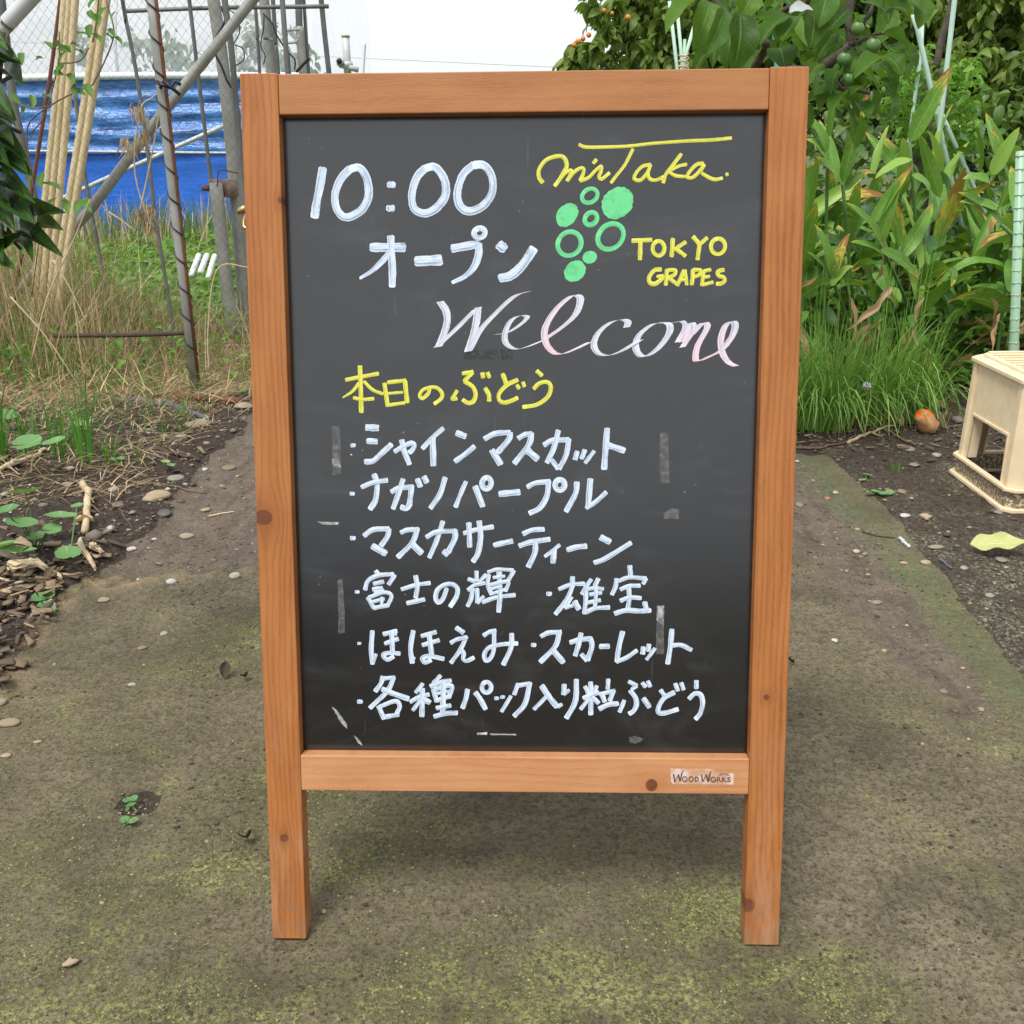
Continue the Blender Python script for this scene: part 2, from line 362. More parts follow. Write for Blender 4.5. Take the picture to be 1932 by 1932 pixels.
    # scuffs and a little grime near the feet
    sc = b.noise(scale=70,detail=5,rough=.7); col = b.mix(b.math('MULTIPLY',b.ramp(sc,(.68,0),(.74,1)),.35),col,(.62,.42,.26))
    if along=='z':
        ft = b.math('MULTIPLY',b.ramp(z,(.0,1),(.10,0)),b.ramp(b.noise(scale=45,detail=4),(.40,0),(.62,1)))
        col = b.mix(b.math('MULTIPLY',ft,.55),col,(.23,.14,.085)); wr = b.math('MULTIPLY',b.ramp(z,(.02,1),(.34,0)),b.ramp(b.noise(b.comb(b.math('MULTIPLY',x,30.),y,b.math('MULTIPLY',z,7.)),1.,4,.7),(.50,0),(.66,1))); col = b.mix(b.math('MULTIPLY',wr,.4),col,(.50,.30,.18))
    h = b.math('ADD',b.math('MULTIPLY',fine,.6),b.math('MULTIPLY',g1,.5))
    return b.pbr(col, b.ramp(fine,(.3,.42),(.7,.58)), b.bump(h,.35,.0012),0,.35)
def K(px,py,r): a,c = board(px,py); return (a,c,r)
m_pl = wood('stained_pine_left','z',[K(531,383,.0035),K(497,981,.0095),K(537,1585,.0045)],seed=1.3)
m_pr = wood('stained_pine_right','z',[K(1446,1320,.0035),K(1408,1712,.0095)],seed=5.1,freq=560)
m_tr = wood('stained_pine_top','x',[],seed=8.7,freq=300,base=(.345,.140,.047),dark=(.28,.10,.031),light=(.42,.19,.070),lines=.15)
m_br = wood('stained_pine_bottom','x',[K(1229,1485,.0075)],seed=3.9,freq=420,base=(.47,.21,.088),dark=(.37,.15,.06),light=(.55,.29,.135),lines=.2)
m_rear = wood('stained_pine_rear','z',[],seed=11.)
tl = math.tan(LEAN)
def post(x0,x1,m,nm='post'):
    bm = bmesh.new(); v = box_bm(bm,x0,x1,0,TH,0,H)
    for q in (v[2],v[3]): q.co.z += TH*tl
    return link(nm,bm_mesh(nm,bm,m,.0012,2),sign)
post(-WID/2,-WID/2+PW,m_pl); post(WID/2-PW,WID/2,m_pr)
def rail(z0,z1,m,nm,y0=.0006,y1=TH-.002):
    bm = bmesh.new(); box_bm(bm,-WID/2+PW+.0004,WID/2-PW-.0004,y0,y1,z0,z1); return link(nm,bm_mesh(nm,bm,m,.0012,2),sign)
rail(Z_TR,H-.001,m_tr,'top_rail'); rail(Z_BB,Z_BT,m_br,'bottom_rail',-.0006)
# chalkboard panel
b = NB('chalkboard'); 
sp1 = b.noise(scale=9,detail=6,rough=.65); sp2 = b.noise(b.vmul(b.co.outputs['Object'],(1,1,1)),scale=55,detail=5,rough=.7)
scr = b.noise(b.vmul(b.co.outputs['Object'],(260,1,14)),scale=1,detail=3)
dust = b.math('MULTIPLY',b.ramp(sp1,(.45,0),(.75,1)),b.ramp(sp2,(.45,0),(.8,1)))
specks = b.math('MULTIPLY',b.ramp(b.vor(scale=70),(.05,1),(.10,0)),b.ramp(b.noise(scale=16,detail=2),(.58,0),(.68,1)))
col = b.mix(b.math('MULTIPLY',dust,.55),(.0022,.0026,.0036),(.012,.014,.018))
wp = b.noise(b.vmul(b.co.outputs['Object'],(1,1,2.4)),4.5,6,.62,1.6); wp2 = b.noise(b.vmul(b.co.outputs['Object'],(9,1,60)),1.,4,.6)
col = b.mix(b.math('MULTIPLY',b.ramp(wp,(.50,0),(.66,1)),b.ramp(wp2,(.35,.25),(.62,1))),col,(.020,.022,.025))
col = b.mix(b.math('MULTIPLY',b.ramp(scr,(.70,0),(.78,1)),.25),col,(.16,.165,.17))
col = b.mix(b.math('MULTIPLY',specks,.35),col,(.35,.35,.35))
M['board'] = b.pbr(col,b.ramp(sp1,(.3,.18),(.7,.23)),None,0,.5)
for _n in M['board'].node_tree.nodes:
    if _n.type=='BSDF_PRINCIPLED': _n.inputs['IOR'].default_value = 1.82
bm = bmesh.new(); box_bm(bm,-WID/2+PW+.0002,WID/2-PW-.0002,PD,PD+.005,Z_BB+.004,Z_TR+.012)
panel = link('chalkboard',bm_mesh('chalkboard',bm,M['board']),sign)

# ---- handwriting: strokes traced on the board as ribbons of paint
def ink(name, c, c2, rough=.5):
    b = NB(name); n = b.noise(scale=70,detail=4,rough=.65); n2 = b.noise(b.vmul(b.co.outputs['Object'],(1,1,1)),scale=260,detail=3)
    uv0 = b.sep(b.co.outputs['UV']); st = b.noise(b.comb(b.math('MULTIPLY',uv0[0],5.),b.math('MULTIPLY',uv0[1],1.3),b.math('MULTIPLY',n,2.)),scale=1.,detail=3); f = b.math('ADD',b.math('MULTIPLY',n,.30),b.math('ADD',b.math('MULTIPLY',n2,.15),b.math('MULTIPLY',st,.55))); col = b.mix(b.ramp(f,(.38,0),(.62,1)),c2,c)
    uv = b.sep(b.co.outputs['UV']); e = b.math('ABSOLUTE',b.math('SUBTRACT',uv[0],.5)); col = b.mix(b.ramp(e,(.30,0),(.5,.55)),col,c); col = b.mix(b.ramp(uv[1],(.84,0),(.93,.9)),col,c)
    m_ = b.pbr(col,rough,b.bump(f,.4,.0006),0,.4); bs = [q for q in b.t.nodes if q.type=='BSDF_PRINCIPLED'][0]; b.set(bs.inputs['Alpha'],b.math('MAXIMUM',b.ramp(st,(.30,.60),(.52,.97)),b.ramp(uv[1],(.84,0),(.93,1)))); return m_
M['ink_w'] = ink('white_paint_marker',(.66,.75,.86),(.36,.45,.57))
M['ink_y'] = ink('yellow_paint_marker',(.72,.72,.10),(.55,.52,.055))
M['ink_g'] = ink('green_paint_marker',(.16,.66,.28),(.10,.50,.20))
M['ink_p'] = ink('pinkish_paint_marker',(.70,.70,.78),(.44,.47,.56))
_t = M['ink_p'].node_tree; _b = [n for n in _t.nodes if n.type=='BSDF_PRINCIPLED'][0]; _src = _b.inputs['Base Color'].links[0].from_socket
_n = _t.nodes.new('ShaderNodeTexNoise'); _n.inputs['Scale'].default_value = 13; _r = _t.nodes.new('ShaderNodeValToRGB'); _r.color_ramp.elements[0].position=.48; _r.color_ramp.elements[1].position=.6
_m = _t.nodes.new('ShaderNodeMix'); _m.data_type='RGBA'; _m.inputs[7].default_value=(.74,.56,.63,1); _co=_t.nodes.new('ShaderNodeTexCoord'); _t.links.new(_co.outputs['Object'],_n.inputs['Vector'])
_t.links.new(_n.outputs[0],_r.inputs[0]); _t.links.new(_r.outputs[0],_m.inputs[0]); _t.links.new(_src,_m.inputs[6]); _t.links.new(_m.outputs[2],_b.inputs['Base Color'])
M['ink_b'] = simple('brown_print',(.10,.055,.045),.6,.3,200)
_sk = [0]
class Ink:
    def __init__(s, ox, oy, sc, dep=PD): s.ox,s.oy,s.sc,s.dep = ox,oy,sc,dep; s.V=[];s.F=[];s.U=[]
    def P(s, x, y): 
        a,c = board((s.ox+x/s.sc)*.65759,(s.oy+y/s.sc)*.65759,s.dep); return np.array([a,c])
    def stroke(s, wpx, pts, nib=None, taper=0, rag=1., closed=False):
        p = np.array([s.P(*q) for q in pts]); mpp = np.linalg.norm(s.P(100,100)-s.P(200,100))/100; wd = wpx*mpp
        c = cr_spline(p,10) if len(p)>2 else np.array([p[0]+(p[-1]-p[0])*t for t in np.linspace(0,1,8)])
        n = len(c); T = np.gradient(c,axis=0); T /= np.linalg.norm(T,axis=1)[:,None]+1e-12; N = np.c_[-T[:,1],T[:,0]]
        if nib is not None:
            nv = np.array([math.cos(nib),math.sin(nib)]); sg = np.sign((N*nv).sum(1)); sg[sg==0]=1
            for i in range(1,n):                       # keep one side of the nib on one side of the ribbon
                pass
            off = nv[None]*wd/2*np.ones((n,1)); N2 = off
        else: N2 = N*wd/2
        t = np.linspace(0,1,n); wv = 1+.05*np.sin(t*9+_sk[0]*2.1)+.03*rng.standard_normal(n)
        if taper: wv = wv*(1-taper*t**1.6)
        if nib is None and not closed:
            c = np.vstack([c[0]-T[0]*wd*.10,c,c[-1]+T[-1]*wd*.10]); N2 = np.vstack([N2[0]*.62,N2,N2[-1]*.70]); wv = np.r_[wv[0],wv,wv[-1]]; T = np.vstack([T[0],T,T[-1]])
        n = len(c); k = _sk[0]%14; _sk[0]+=1; base = .00025+.00007*k; thick = base+np.linspace(0,.00006,n)
        m = 5; prof = np.linspace(-1,1,m); o = len(s.V); zc = -s.dep*0
        for i in range(n):
            for j,a in enumerate(prof):
                q = c[i]+N2[i]*a*wv[i]
                if rag and i in (0,n-1) and nib is None: q = q+T[i]*wd*rag*(.10*rng.random())*(-1 if i==0 else 1)
                lift = thick[i]+(0 if abs(a)==1 else .00010)
                s.V.append((q[0], s.dep-lift, q[1])); s.U.append((a*.5+.5, i/n))
        for i in range(n-1):
            for j in range(m-1): s.F.append((o+i*m+j,o+i*m+j+1,o+(i+1)*m+j+1,o+(i+1)*m+j))
        return s
    def E(s, cx, cy, rx, ry, rot, wpx):
        """ellipse; wpx = stroke width, 0 = filled"""
        rot = R(rot); cs,sn = math.cos(rot),math.sin(rot)
        pt = lambda a,f=1: (cx+rx*f*math.cos(a)*cs-ry*f*math.sin(a)*sn, cy+rx*f*math.cos(a)*sn+ry*f*math.sin(a)*cs)
        if wpx:
            return s.stroke(wpx,[pt(a-1.9) for a in np.linspace(0,2*math.pi*1.02,15)],closed=True)
        o = len(s.V); k = _sk[0]%14; _sk[0]+=1; z = s.dep-.0003-.00007*k; N=36
        q = s.P(cx,cy); s.V.append((q[0],z-.0001,q[1])); s.U.append((.5,.5))
        for i in range(N):
            q = s.P(*pt(i/N*2*math.pi,1+.025*rng.standard_normal())); s.V.append((q[0],z,q[1])); s.U.append((.5,.5))
        for i in range(N): s.F.append((o,o+1+(i+1)%N,o+1+i,o))
        return s
    def S(s, text, nib=None):
        for ln in text.split(';'):
            ln = ln.strip()
            if not ln: continue
            tk = ln.split(); tp = 0
            if tk[0].startswith('E'):
                cx,cy,rx,ry,rot,wp = map(float,tk[1:7]); s.E(cx,cy,rx,ry,rot,wp); continue
            wv = tk[0]
            if wv.endswith('t'): tp=.55; wv = wv[:-1]
            pts = [tuple(map(float,q.split(','))) for q in tk[1:]]
            if len(pts)==1: x,y = pts[0]; wv=float(wv); pts = [(x,y-wv*.22),(x,y+wv*.22)]
            s.stroke(float(wv),pts,nib,tp)
        return s
    def make(s, name, mat, label, parent=None):
        me = bpy.data.meshes.new(name); F = [tuple(f) if f[0]!=f[3] else f[:3] for f in s.F]
        me.from_pydata(s.V,[],F); ul = me.uv_layers.new(name='UVMap')
        li = np.empty(len(me.loops),np.int32); me.loops.foreach_get('vertex_index',li); ul.data.foreach_set('uv',np.array(s.U,np.float32)[li].ravel())
        me.polygons.foreach_set('use_smooth',np.ones(len(me.polygons),bool))
        me.materials.append(mat); o = link(name,me,parent if parent is not None else panel); o['label'] = label; return o
I = Ink
a = I(850,400,2.76).S('''66 212,250 188,400 163,520 147,640; 62 430,255 370,315 330,385 308,470 318,560 355,620 400,640 460,622 530,570 575,470 565,350 530,275 490,245 430,258;
68 754,380; 68 748,568; 62 1025,250 965,310 928,400 916,490 935,570 990,605 1050,603 1120,558 1182,470 1180,360 1140,280 1090,240 1025,252;
62 1405,225 1330,290 1290,380 1276,470 1295,545 1345,588 1410,586 1490,540 1550,450 1555,340 1520,260 1470,224 1405,228''').make('lettering',M['ink_w'],'white opening time 10:00')
I(850,400,2.76).S('''68 592,878 860,878; 58 750,790 755,900 763,1050 762,1185; 50t 745,915 680,990 600,1065 510,1120; 80 948,988 1148,978; 64 1234,888 1440,852; 62t 1444,850 1445,930 1410,1030 1340,1105 1240,1155;
E 1452,765 44 38 -20 42; 78 1605,855 1652,893; 72 1612,1122 1700,1100 1790,1020 1882,885'''.replace('E 1452,765','E 1452 765')).make('lettering',M['ink_w'],'white katakana word open under the time')
I(1500,370,2.972).S('''27 478,158 540,180 700,180 900,172 1100,150 1400,128 1600,120 1778,103; 34 170,482 140,440 140,370 200,290 300,257 355,275 374,340 345,400 310,460 272,510; 30 315,455 365,398 412,380 402,420 378,468; 30 378,468 430,400 490,360 520,370 510,420 488,465;
30 488,468 560,440 620,380 668,345 665,390 650,430 672,452 738,400; 30 628,285 600,318; 27 938,198 870,330 800,420 752,485; 30 1088,330 1020,345 965,400 950,450 1000,462 1060,400 1088,332; 30 1088,332 1065,400 1080,450 1130,462 1200,435;
30 1350,240 1280,330 1220,410 1195,485; 28 1395,328 1320,345 1240,390; 28 1240,390 1300,425 1370,432 1400,430; 30 1540,320 1480,330 1420,390 1400,438 1450,438 1510,380 1545,330; 30 1545,332 1520,390 1560,425 1630,455 1700,445; 30 1730,415 1748,411''').make('lettering',M['ink_y'],'yellow script place name with a long top stroke')
I(1500,370,2.972).S('''36 930,978 1098,970; 38 1002,985 998,1138; E 1156 1042 50 62 0 34; 36 1278,960 1268,1112; 34 1388,988 1288,1055; 34 1295,1040 1385,1108; 36 1450,942 1505,1008; 34 1570,952 1508,1008; 36 1505,1008 1488,1138; E 1662 1026 60 66 10 34;
36 1178,1222 1120,1230 1075,1290 1085,1338 1130,1343 1180,1305 1195,1278; 28 1142,1285 1198,1275; 34 1228,1222 1218,1355; 32 1235,1228 1298,1228 1290,1268 1238,1292; 32 1248,1298 1318,1350; 34 1375,1228 1315,1358; 32 1380,1228 1397,1353; 26 1342,1312 1398,1306;
34 1450,1222 1440,1352; 32 1452,1226 1512,1228 1500,1268 1452,1288; 34 1540,1235 1525,1358; 30 1542,1236 1600,1224; 28 1535,1291 1590,1281; 30 1527,1355 1620,1331; 34 1712,1224 1662,1240 1667,1275 1710,1290 1718,1320 1690,1343 1648,1345''').make('lettering',M['ink_y'],'yellow capitals TOKYO GRAPES')
for cx,cy,rx,ry,rot,wp in ((570,596,70,56,-35,36),(806,656,148,124,-50,0),(377,758,112,84,-52,0),(580,790,58,48,-50,40),(397,1003,106,96,-50,40),(748,942,120,98,-45,40),(570,1118,62,54,-20,0),(444,1237,100,82,-45,0)):
    I(1500,370,2.972).E(cx,cy,rx,ry,rot,wp).make('drawn_grape',M['ink_g'],'green ring grape in the drawing' if wp else 'filled green grape in the drawing')
I(1200,800,2.0337).S('''44 128,148 165,210 165,290 120,412; 40 108,415 220,310 335,195; 44 350,182 335,290 290,440; 42 295,438 360,320 450,220 560,120 645,90;
34 440,342 520,330 600,280 636,238 590,232 540,262 508,330 512,390 560,424 620,418 730,375; 42 735,372 850,290 920,220 946,140 925,112 880,125 800,200 742,300 742,380 780,438 830,456 900,433 1000,385;
40 1215,300 1222,268 1190,254 1120,272 1050,332 1024,400 1050,450 1110,463 1180,440 1240,405 1295,372; 42 1445,272 1370,280 1290,342 1268,410 1290,458 1330,468 1400,420 1460,340 1468,290 1448,272;
34 1455,275 1500,270 1540,264 1556,300 1512,385; 36 1535,385 1585,280 1605,285 1595,330 1540,415; 40 1590,345 1660,274 1685,300 1632,400 1617,468 1630,496 1700,468 1770,430 1830,350 1848,290 1832,264 1790,292 1765,370 1775,450 1810,503 1852,525''',nib=R(9)).make('lettering',M['ink_p'],'pinkish white cursive word Welcome')
I(960,1040,2.927).S('''32 95,168 240,140 370,115; 37 215,52 222,250 227,440; 30t 205,198 150,265 75,315; 28 248,180 320,250 408,285; 28 160,318 240,332 332,325; 36 421,198 448,388; 32 448,190 600,172; 38 593,175 612,358; 24 452,282 575,272; 28 455,380 590,360;
30 800,240 785,285 740,322 716,300 740,255 800,232 860,235 903,280 895,325 838,370; 32 1030,258 1002,305 992,328 1028,325; 32 1075,115 1163,100; 34 1160,105 1090,178; 36 1092,180 1160,225 1185,290 1165,348 1120,362 1078,335; 36 1265,238 1295,290 1300,345; 36 1240,110 1250,150; 34 1284,108 1303,148;
38 1412,118 1440,195; 34 1538,168 1450,210 1385,280 1382,335 1420,358 1480,345 1538,318; 32 1532,212 1550,242; 32 1582,188 1594,224; 34 1698,92 1742,133; 34 1672,243 1720,197 1785,187 1816,230 1790,310 1700,375 1582,396''').make('lettering',M['ink_y'],"yellow heading today's grapes in Japanese")
I(980,1200,4.391).S('''66 148,372; 22 125,490; 82 312,148 462,155; 72 325,318 448,325; 66 298,580 400,568 500,480 632,360; 68 760,308 790,440 858,610; 60 670,452 780,385 880,345 918,372 895,430 855,465;
58 1285,158 1150,275 1022,412; 74 1150,275 1160,625; 76 1448,215 1562,260; 62 1430,575 1550,490 1675,385''').make('lettering',M['ink_w'],'white first list line, left half')
I(1380,1200,4.391).S('''68 48,290 180,225 365,210; 70 372,212 350,300 215,460; 78 140,435 248,610; 64 470,285 550,240 636,225; 70 638,220 600,370 422,600; 84 575,428 715,548; 66 792,370 900,312 1108,302; 64 1108,295 1070,500 985,668; 62 975,668 892,560; 66 975,185 920,400 832,590;
62 1212,450 1185,550; 60 1308,430 1268,540; 50 1425,445 1312,595; 76 1588,162 1570,400 1550,670; 76 1595,370 1690,400 1805,440''').make('lettering',M['ink_w'],'white first list line, right half')
I(980,1350,4.391).S('''66 138,322; 58 255,240 400,182 580,152; 68 412,80 450,200 430,400 362,515; 64 630,300 720,255 900,235; 66 888,222 860,440; 68 865,445 820,508 752,490; 64 778,140 720,320 652,510; 72 958,140 995,232; 70 1040,108 1078,180; 64 1308,118 1240,330 1122,505;
56 1568,172 1500,330 1438,490; 74 1685,232 1780,480; E 1828 190 58 70 10 68''').make('lettering',M['ink_w'],'white second list line, left half')
I(1380,1350,4.391).S('''80 232,325 485,302; 62 585,240 680,190 865,168; 68 852,165 830,350 740,500 612,568; E 993 212 60 66 10 68; 68 1208,180 1190,320 1072,545; 74 1378,140 1348,490; 56 1325,505 1450,420 1575,305''').make('lettering',M['ink_w'],'white second list line, right half')
I(980,1480,4.391).S('''72 145,310; 64 285,282 400,205 598,192; 64 602,195 580,290 502,405; 82 392,408 560,505; 60 750,240 830,208 970,198; 64 962,188 890,370 712,550; 82 885,378 1010,498; 60 1070,298 1200,232 1435,218; 68 1430,205 1430,310 1345,485; 76 1340,515 1288,475; 60 1278,102 1200,340 1108,555;
58 1540,250 1700,205 1910,168; 64 1605,122 1616,420; 68 1735,98 1752,300 1720,500 1658,605''').make('lettering',M['ink_w'],'white third list line, left half')
I(1380,1480,4.2).S('''64 158,382 378,332; 58 508,245 620,200 760,190; 64 462,390 600,345 826,310; 64 655,335 650,470 572,642; 44 948,378 860,450 770,518; 68 880,438 868,592; 66 1038,438 1150,405 1268,392; 74 1440,285 1552,342; 60 1365,592 1500,540 1805,352''').make('lettering',M['ink_w'],'white third list line, right half')
I(1000,1620,3.864).S('''52 100,325; 50 302,95 330,128; 48 185,305 215,210 300,155 400,135 498,132; 48 515,140 448,245; 46 280,238 392,212; 48 270,298 378,282; 46 290,338 392,312; 46 215,388 283,505; 44 228,388 400,332 478,372 432,488; 40 255,440 398,402; 48 282,505 438,475; 36 370,385 370,468;
46 590,298 750,250 905,227; 52 746,148 765,270 747,392; 52 650,452 846,408; 50 1090,290 1050,400 1000,445 968,400 985,310 1060,252 1150,242 1208,290 1198,380 1128,492; 46 1420,98 1420,205; 46 1328,185 1398,210; 42 1525,135 1450,215; 44 1325,308 1400,252 1510,228; 48 1375,290 1360,400 1322,485; 48 1425,290 1430,445; 42 1430,450 1500,378;
40 1545,108 1650,78 1826,85; 46 1835,92 1772,198; 46 1555,135 1545,250 1588,355; 38 1605,168 1732,152; 42 1565,250 1700,218 1775,218 1740,318; 34 1585,292 1700,262; 38 1592,348 1738,300; 46 1485,443 1640,388 1845,362; 54 1670,100 1680,350 1665,548''').make('lettering',M['ink_w'],'white fourth list line, left item')
I(1520,1620,5.084).S('''84 282,460; 62 425,392 600,325 795,312; 68 625,212 610,380 520,570 375,755; 58 608,505 522,655; 52 512,665 628,628; 80 655,568 715,682; 60 895,248 830,340 758,460; 66 820,352 815,550 797,745; 66 998,238 950,340; 56 825,395 940,372 1070,385; 58 950,335 965,450 950,635; 58 875,470 1045,442; 60 832,590 1028,552; 64 802,738 950,672 1160,657;
70 1457,52 1470,200; 64 1263,240 1250,350 1198,470; 60 1295,272 1450,220 1695,235; 60 1695,235 1652,315; 62 1320,395 1450,345 1605,340; 66 1440,352 1450,520 1432,665; 62 1320,560 1450,512 1620,520; 74 1238,745 1400,700 1600,708 1760,700; 74 1672,578 1698,680''').make('lettering',M['ink_w'],'white fourth list line, right item')
I(1000,1780,3.864).S('''44 122,278; 52 268,140 255,350 270,505; 38 272,500 308,398; 50 388,178 538,142; 40 520,138 520,188; 48 405,282 552,227; 54 480,155 490,368; 50 572,392 450,385 388,408 432,458 500,425; 54 720,140 690,330 710,495; 32 710,480 732,432; 50 810,198 972,152; 48 820,298 1006,242; 56 896,188 925,408; 52 1058,450 900,420 825,442 850,488 915,462;
54 1195,104 1277,160; 46 1135,272 1200,235 1312,207; 48 1308,205 1240,350 1138,495; 46 1240,342 1278,390 1272,450 1312,473 1390,437; 48 1498,193 1560,155 1632,137; 48 1615,135 1610,350 1570,448 1522,468 1507,400 1560,325 1700,290 1875,280; 54 1810,170 1800,330 1717,515''').make('lettering',M['ink_w'],'white fifth list line, left item')
I(1480,1780,3.715).S('''58 190,285; 50 268,193 350,155 482,147; 54 465,145 420,300 262,466; 64 390,335 506,470; 54 578,258 680,228 798,215; 54 792,208 810,300 762,448; 50 758,450 698,383; 54 695,160 665,290 632,396; 56 893,300 992,297; 54 1138,145 1100,300 1077,465; 46 1072,465 1180,420 1290,343; 52 1358,308 1350,380; 50 1418,280 1410,350; 40 1482,322 1393,440;
52 1662,120 1645,300 1617,485; 48 1658,290 1760,287 1870,338''').make('lettering',M['ink_w'],'white fifth list line, right item')
I(1000,1930,3.578).S('''60 120,318; 46 355,60 335,130 278,212; 42 368,80 478,70; 48 468,68 400,210 224,382; 56 348,188 450,230 615,288; 48 310,362 368,495; 46 332,365 480,312 528,360 500,438; 48 362,480 515,450; 42 763,135 692,228; 44 633,322 740,265 826,245; 52 760,185 755,470; 40 740,302 662,408; 58 775,295 836,328; 40 948,50 872,128; 48 843,163 950,120 1052,102; 48 872,192 908,318; 46 885,192 1058,155 1030,278; 34 892,240 1030,210; 48 905,308 1038,262; 54 975,105 970,425; 46 905,383 1052,355; 50 880,472 1000,440 1115,435;
48 1223,195 1205,290 1172,385; 52 1303,225 1350,290 1408,395; E 1417 172 48 54 0 46; 50 1522,285; 48 1583,272; 40 1668,262 1572,420; 44 1740,135 1702,246; 46 1748,152 1868,132; 52 1862,125 1810,340 1702,466''').make('lettering',M['ink_w'],'white last list line, left half')
I(1500,1930,3.45).S('''58 188,150 260,260 338,355; 40 345,358 386,332; 40 232,258 112,382; 48 410,135 405,235; 36 407,240 457,192; 52 530,90 520,300 432,470; 48 670,115 675,260 672,435; 40 615,158 648,226; 40 733,152 702,218; 46 598,273 748,215; 40 658,272 572,382; 46 688,263 750,322; 42 845,85 840,182; 42 758,235 912,197; 46 782,232 810,308; 46 893,203 860,298; 50 755,378 850,335 942,325;
42 1003,293 957,408; 42 1048,110 1128,150; 36 1128,155 1077,185; 48 1062,198 1115,270 1123,340 1095,400 1053,428; 50 1193,275 1253,362; 42 1182,122 1214,162; 42 1236,105 1260,158; 42 1362,193 1405,252; 48 1498,215 1400,270 1347,350 1342,410 1400,420 1535,382; 42 1507,128 1534,200; 40 1566,120 1590,188; 44 1716,100 1716,176; 48 1643,278 1700,227 1758,240 1778,320 1755,420 1708,480''').make('lettering',M['ink_w'],'white last list line, right half')
# maker's mark on the bottom rail
b = NB('decal_paper'); n = b.noise(scale=60,detail=4); M['decal'] = b.pbr(b.mix(b.ramp(n,(.45,0),(.6,1)),(.50,.27,.15),(.62,.48,.42)),.5)
dk = Ink(1900,2180,6.44,-.0006)
pp = [dk.P(*q) for q in ((150,203),(960,212),(985,290),(1320,292),(1312,498),(200,490),(160,440))]
me = bpy.data.meshes.new('decal'); me.from_pydata([(p[0],-.0006-.0002,p[1]) for p in pp]+[(p[0],-.0006,p[1]) for p in pp],[],[list(range(7))]+[[i,i+7,(i+1)%7+7,(i+1)%7] for i in range(7)]); me.materials.append(M['decal'])
decal = link('maker_decal',me,sign)
dk.dep = -.0009
dk.S('''24 205,300 226,438; 12 232,438 292,308; 26 297,310 325,432; 22 330,430 362,275; 14 362,278 375,250 400,242; E 412 392 42 44 0 16; E 532 393 42 44 0 16; 16 608,350 608,436; 16 608,353 650,368 662,395 645,422 608,436; 24 722,305 742,438; 12 747,438 805,312; 26 812,315 842,437; 22 847,435 876,285; 14 876,288 885,258 898,250; E 935 395 42 44 0 16;
16 1010,350 1010,446; 16 1010,358 1058,365 1050,398 1012,404; 16 1028,405 1085,444; 16 1107,352 1107,446; 16 1160,356 1110,400; 16 1112,398 1170,444; 16 1255,362 1210,368 1215,394 1250,410 1243,434 1192,440; 9 1042,285 1042,318 1022,325; E 1078 305 13 17 0 8; 9 1100,285 1114,304; 9 1130,285 1114,304 1114,326; 9 1146,285 1146,326; 8 1148,288 1166,288; 8 1148,304 1162,304; 9 1180,285 1180,318 1198,320 1198,285; 9 1218,285 1218,323 1244,323''').make('lettering',M['ink_b'],'small brown printed WOOD WORKS and JOYFUL',decal)
# tape remains and smears
def tapem(nm,c,al):
    b = NB(nm); n = b.noise(scale=120,detail=5,rough=.7); p = b.n('BsdfPrincipled'); b.set(p.inputs['Base Color'],b.mix(b.ramp(n,(.4,0),(.65,1)),c,tuple(x*1.9 for x in c)))
    p.inputs['Roughness'].default_value=.5; b.set(p.inputs['Alpha'],b.ramp(n,(.30,al*.5),(.6,al))); b.t.links.new(p.outputs[0],b.out.inputs[0]); return b.m
M['tape'] = tapem('old_tape',(.12,.12,.12),.6); M['tape_l'] = tapem('pale_tape',(.33,.34,.34),.85); M['smear'] = tapem('dark_smear',(.03,.031,.031),.9)
def scrap(ox,oy,sc,quad,m,label,jag=3,nm='tape_scrap'):
    k = Ink(ox,oy,sc); q = [np.array(p,float) for p in quad]; out=[]
    for i in range(len(q)):
        a,b_ = q[i],q[(i+1)%len(q)]
        for t in np.linspace(0,1,7,endpoint=False): out.append(a+(b_-a)*t+rng.normal(0,jag*.35,2))
    P = [k.P(*p) for p in out]; n = len(P); c = np.mean(P,axis=0)
    me = bpy.data.meshes.new(nm); me.from_pydata([(c[0],PD-.00018,c[1])]+[(p[0],PD-.00016,p[1]) for p in P],[],[(0,1+(i+1)%n,1+i) for i in range(n)]); me.materials.append(m)
    o = link(nm,me,panel); o['label']=label
scrap(800,1150,1.38,[(212,112),(243,112),(247,300),(215,302)],M['tape'],'grey tape strip left of the first list line')
scrap(800,1150,1.38,[(212,235),(242,240),(246,275),(214,272)],M['tape_l'],'pale torn bit on the upper left tape')
scrap(800,1150,1.38,[(1510,138),(1542,138),(1545,335),(1508,337)],M['tape'],'grey tape strip right of the first list line')
scrap(800,1150,1.38,[(234,718),(256,716),(262,928),(236,930)],M['tape'],'grey tape strip left of the fourth list line')
scrap(800,1150,1.38,[(1497,820),(1525,818),(1524,1012),(1492,1012)],M['tape'],'grey tape strip over the fifth list line')
scrap(800,1150,1.38,[(1497,822),(1525,820),(1524,900),(1496,880)],M['tape_l'],'pale top of the tape over the fifth line')
scrap(800,1150,1.38,[(1524,450),(1560,435),(1585,440),(1582,475),(1525,478)],M['tape'],'grey tape patch near the right edge')
scrap(800,1150,1.38,[(150,488),(238,490),(236,500),(175,500)],M['tape_l'],'thin pale residue on the left edge',2)
scrap(820,1900,1.4206,[(188,190),(205,200),(250,262),(250,280),(225,255)],M['tape_l'],'pale sliver of residue low on the left',2)
scrap(820,1900,1.4206,[(278,305),(300,325),(315,350),(292,335)],M['tape_l'],'small residue chip under the sliver',2)
scrap(820,1900,1.4206,[(778,296),(822,294),(820,304),(780,305)],M['tape_l'],'first chip of the row under the writing',2)
scrap(820,1900,1.4206,[(832,299),(940,302),(938,307),(834,305)],M['tape_l'],'long chip of the row under the writing',2)
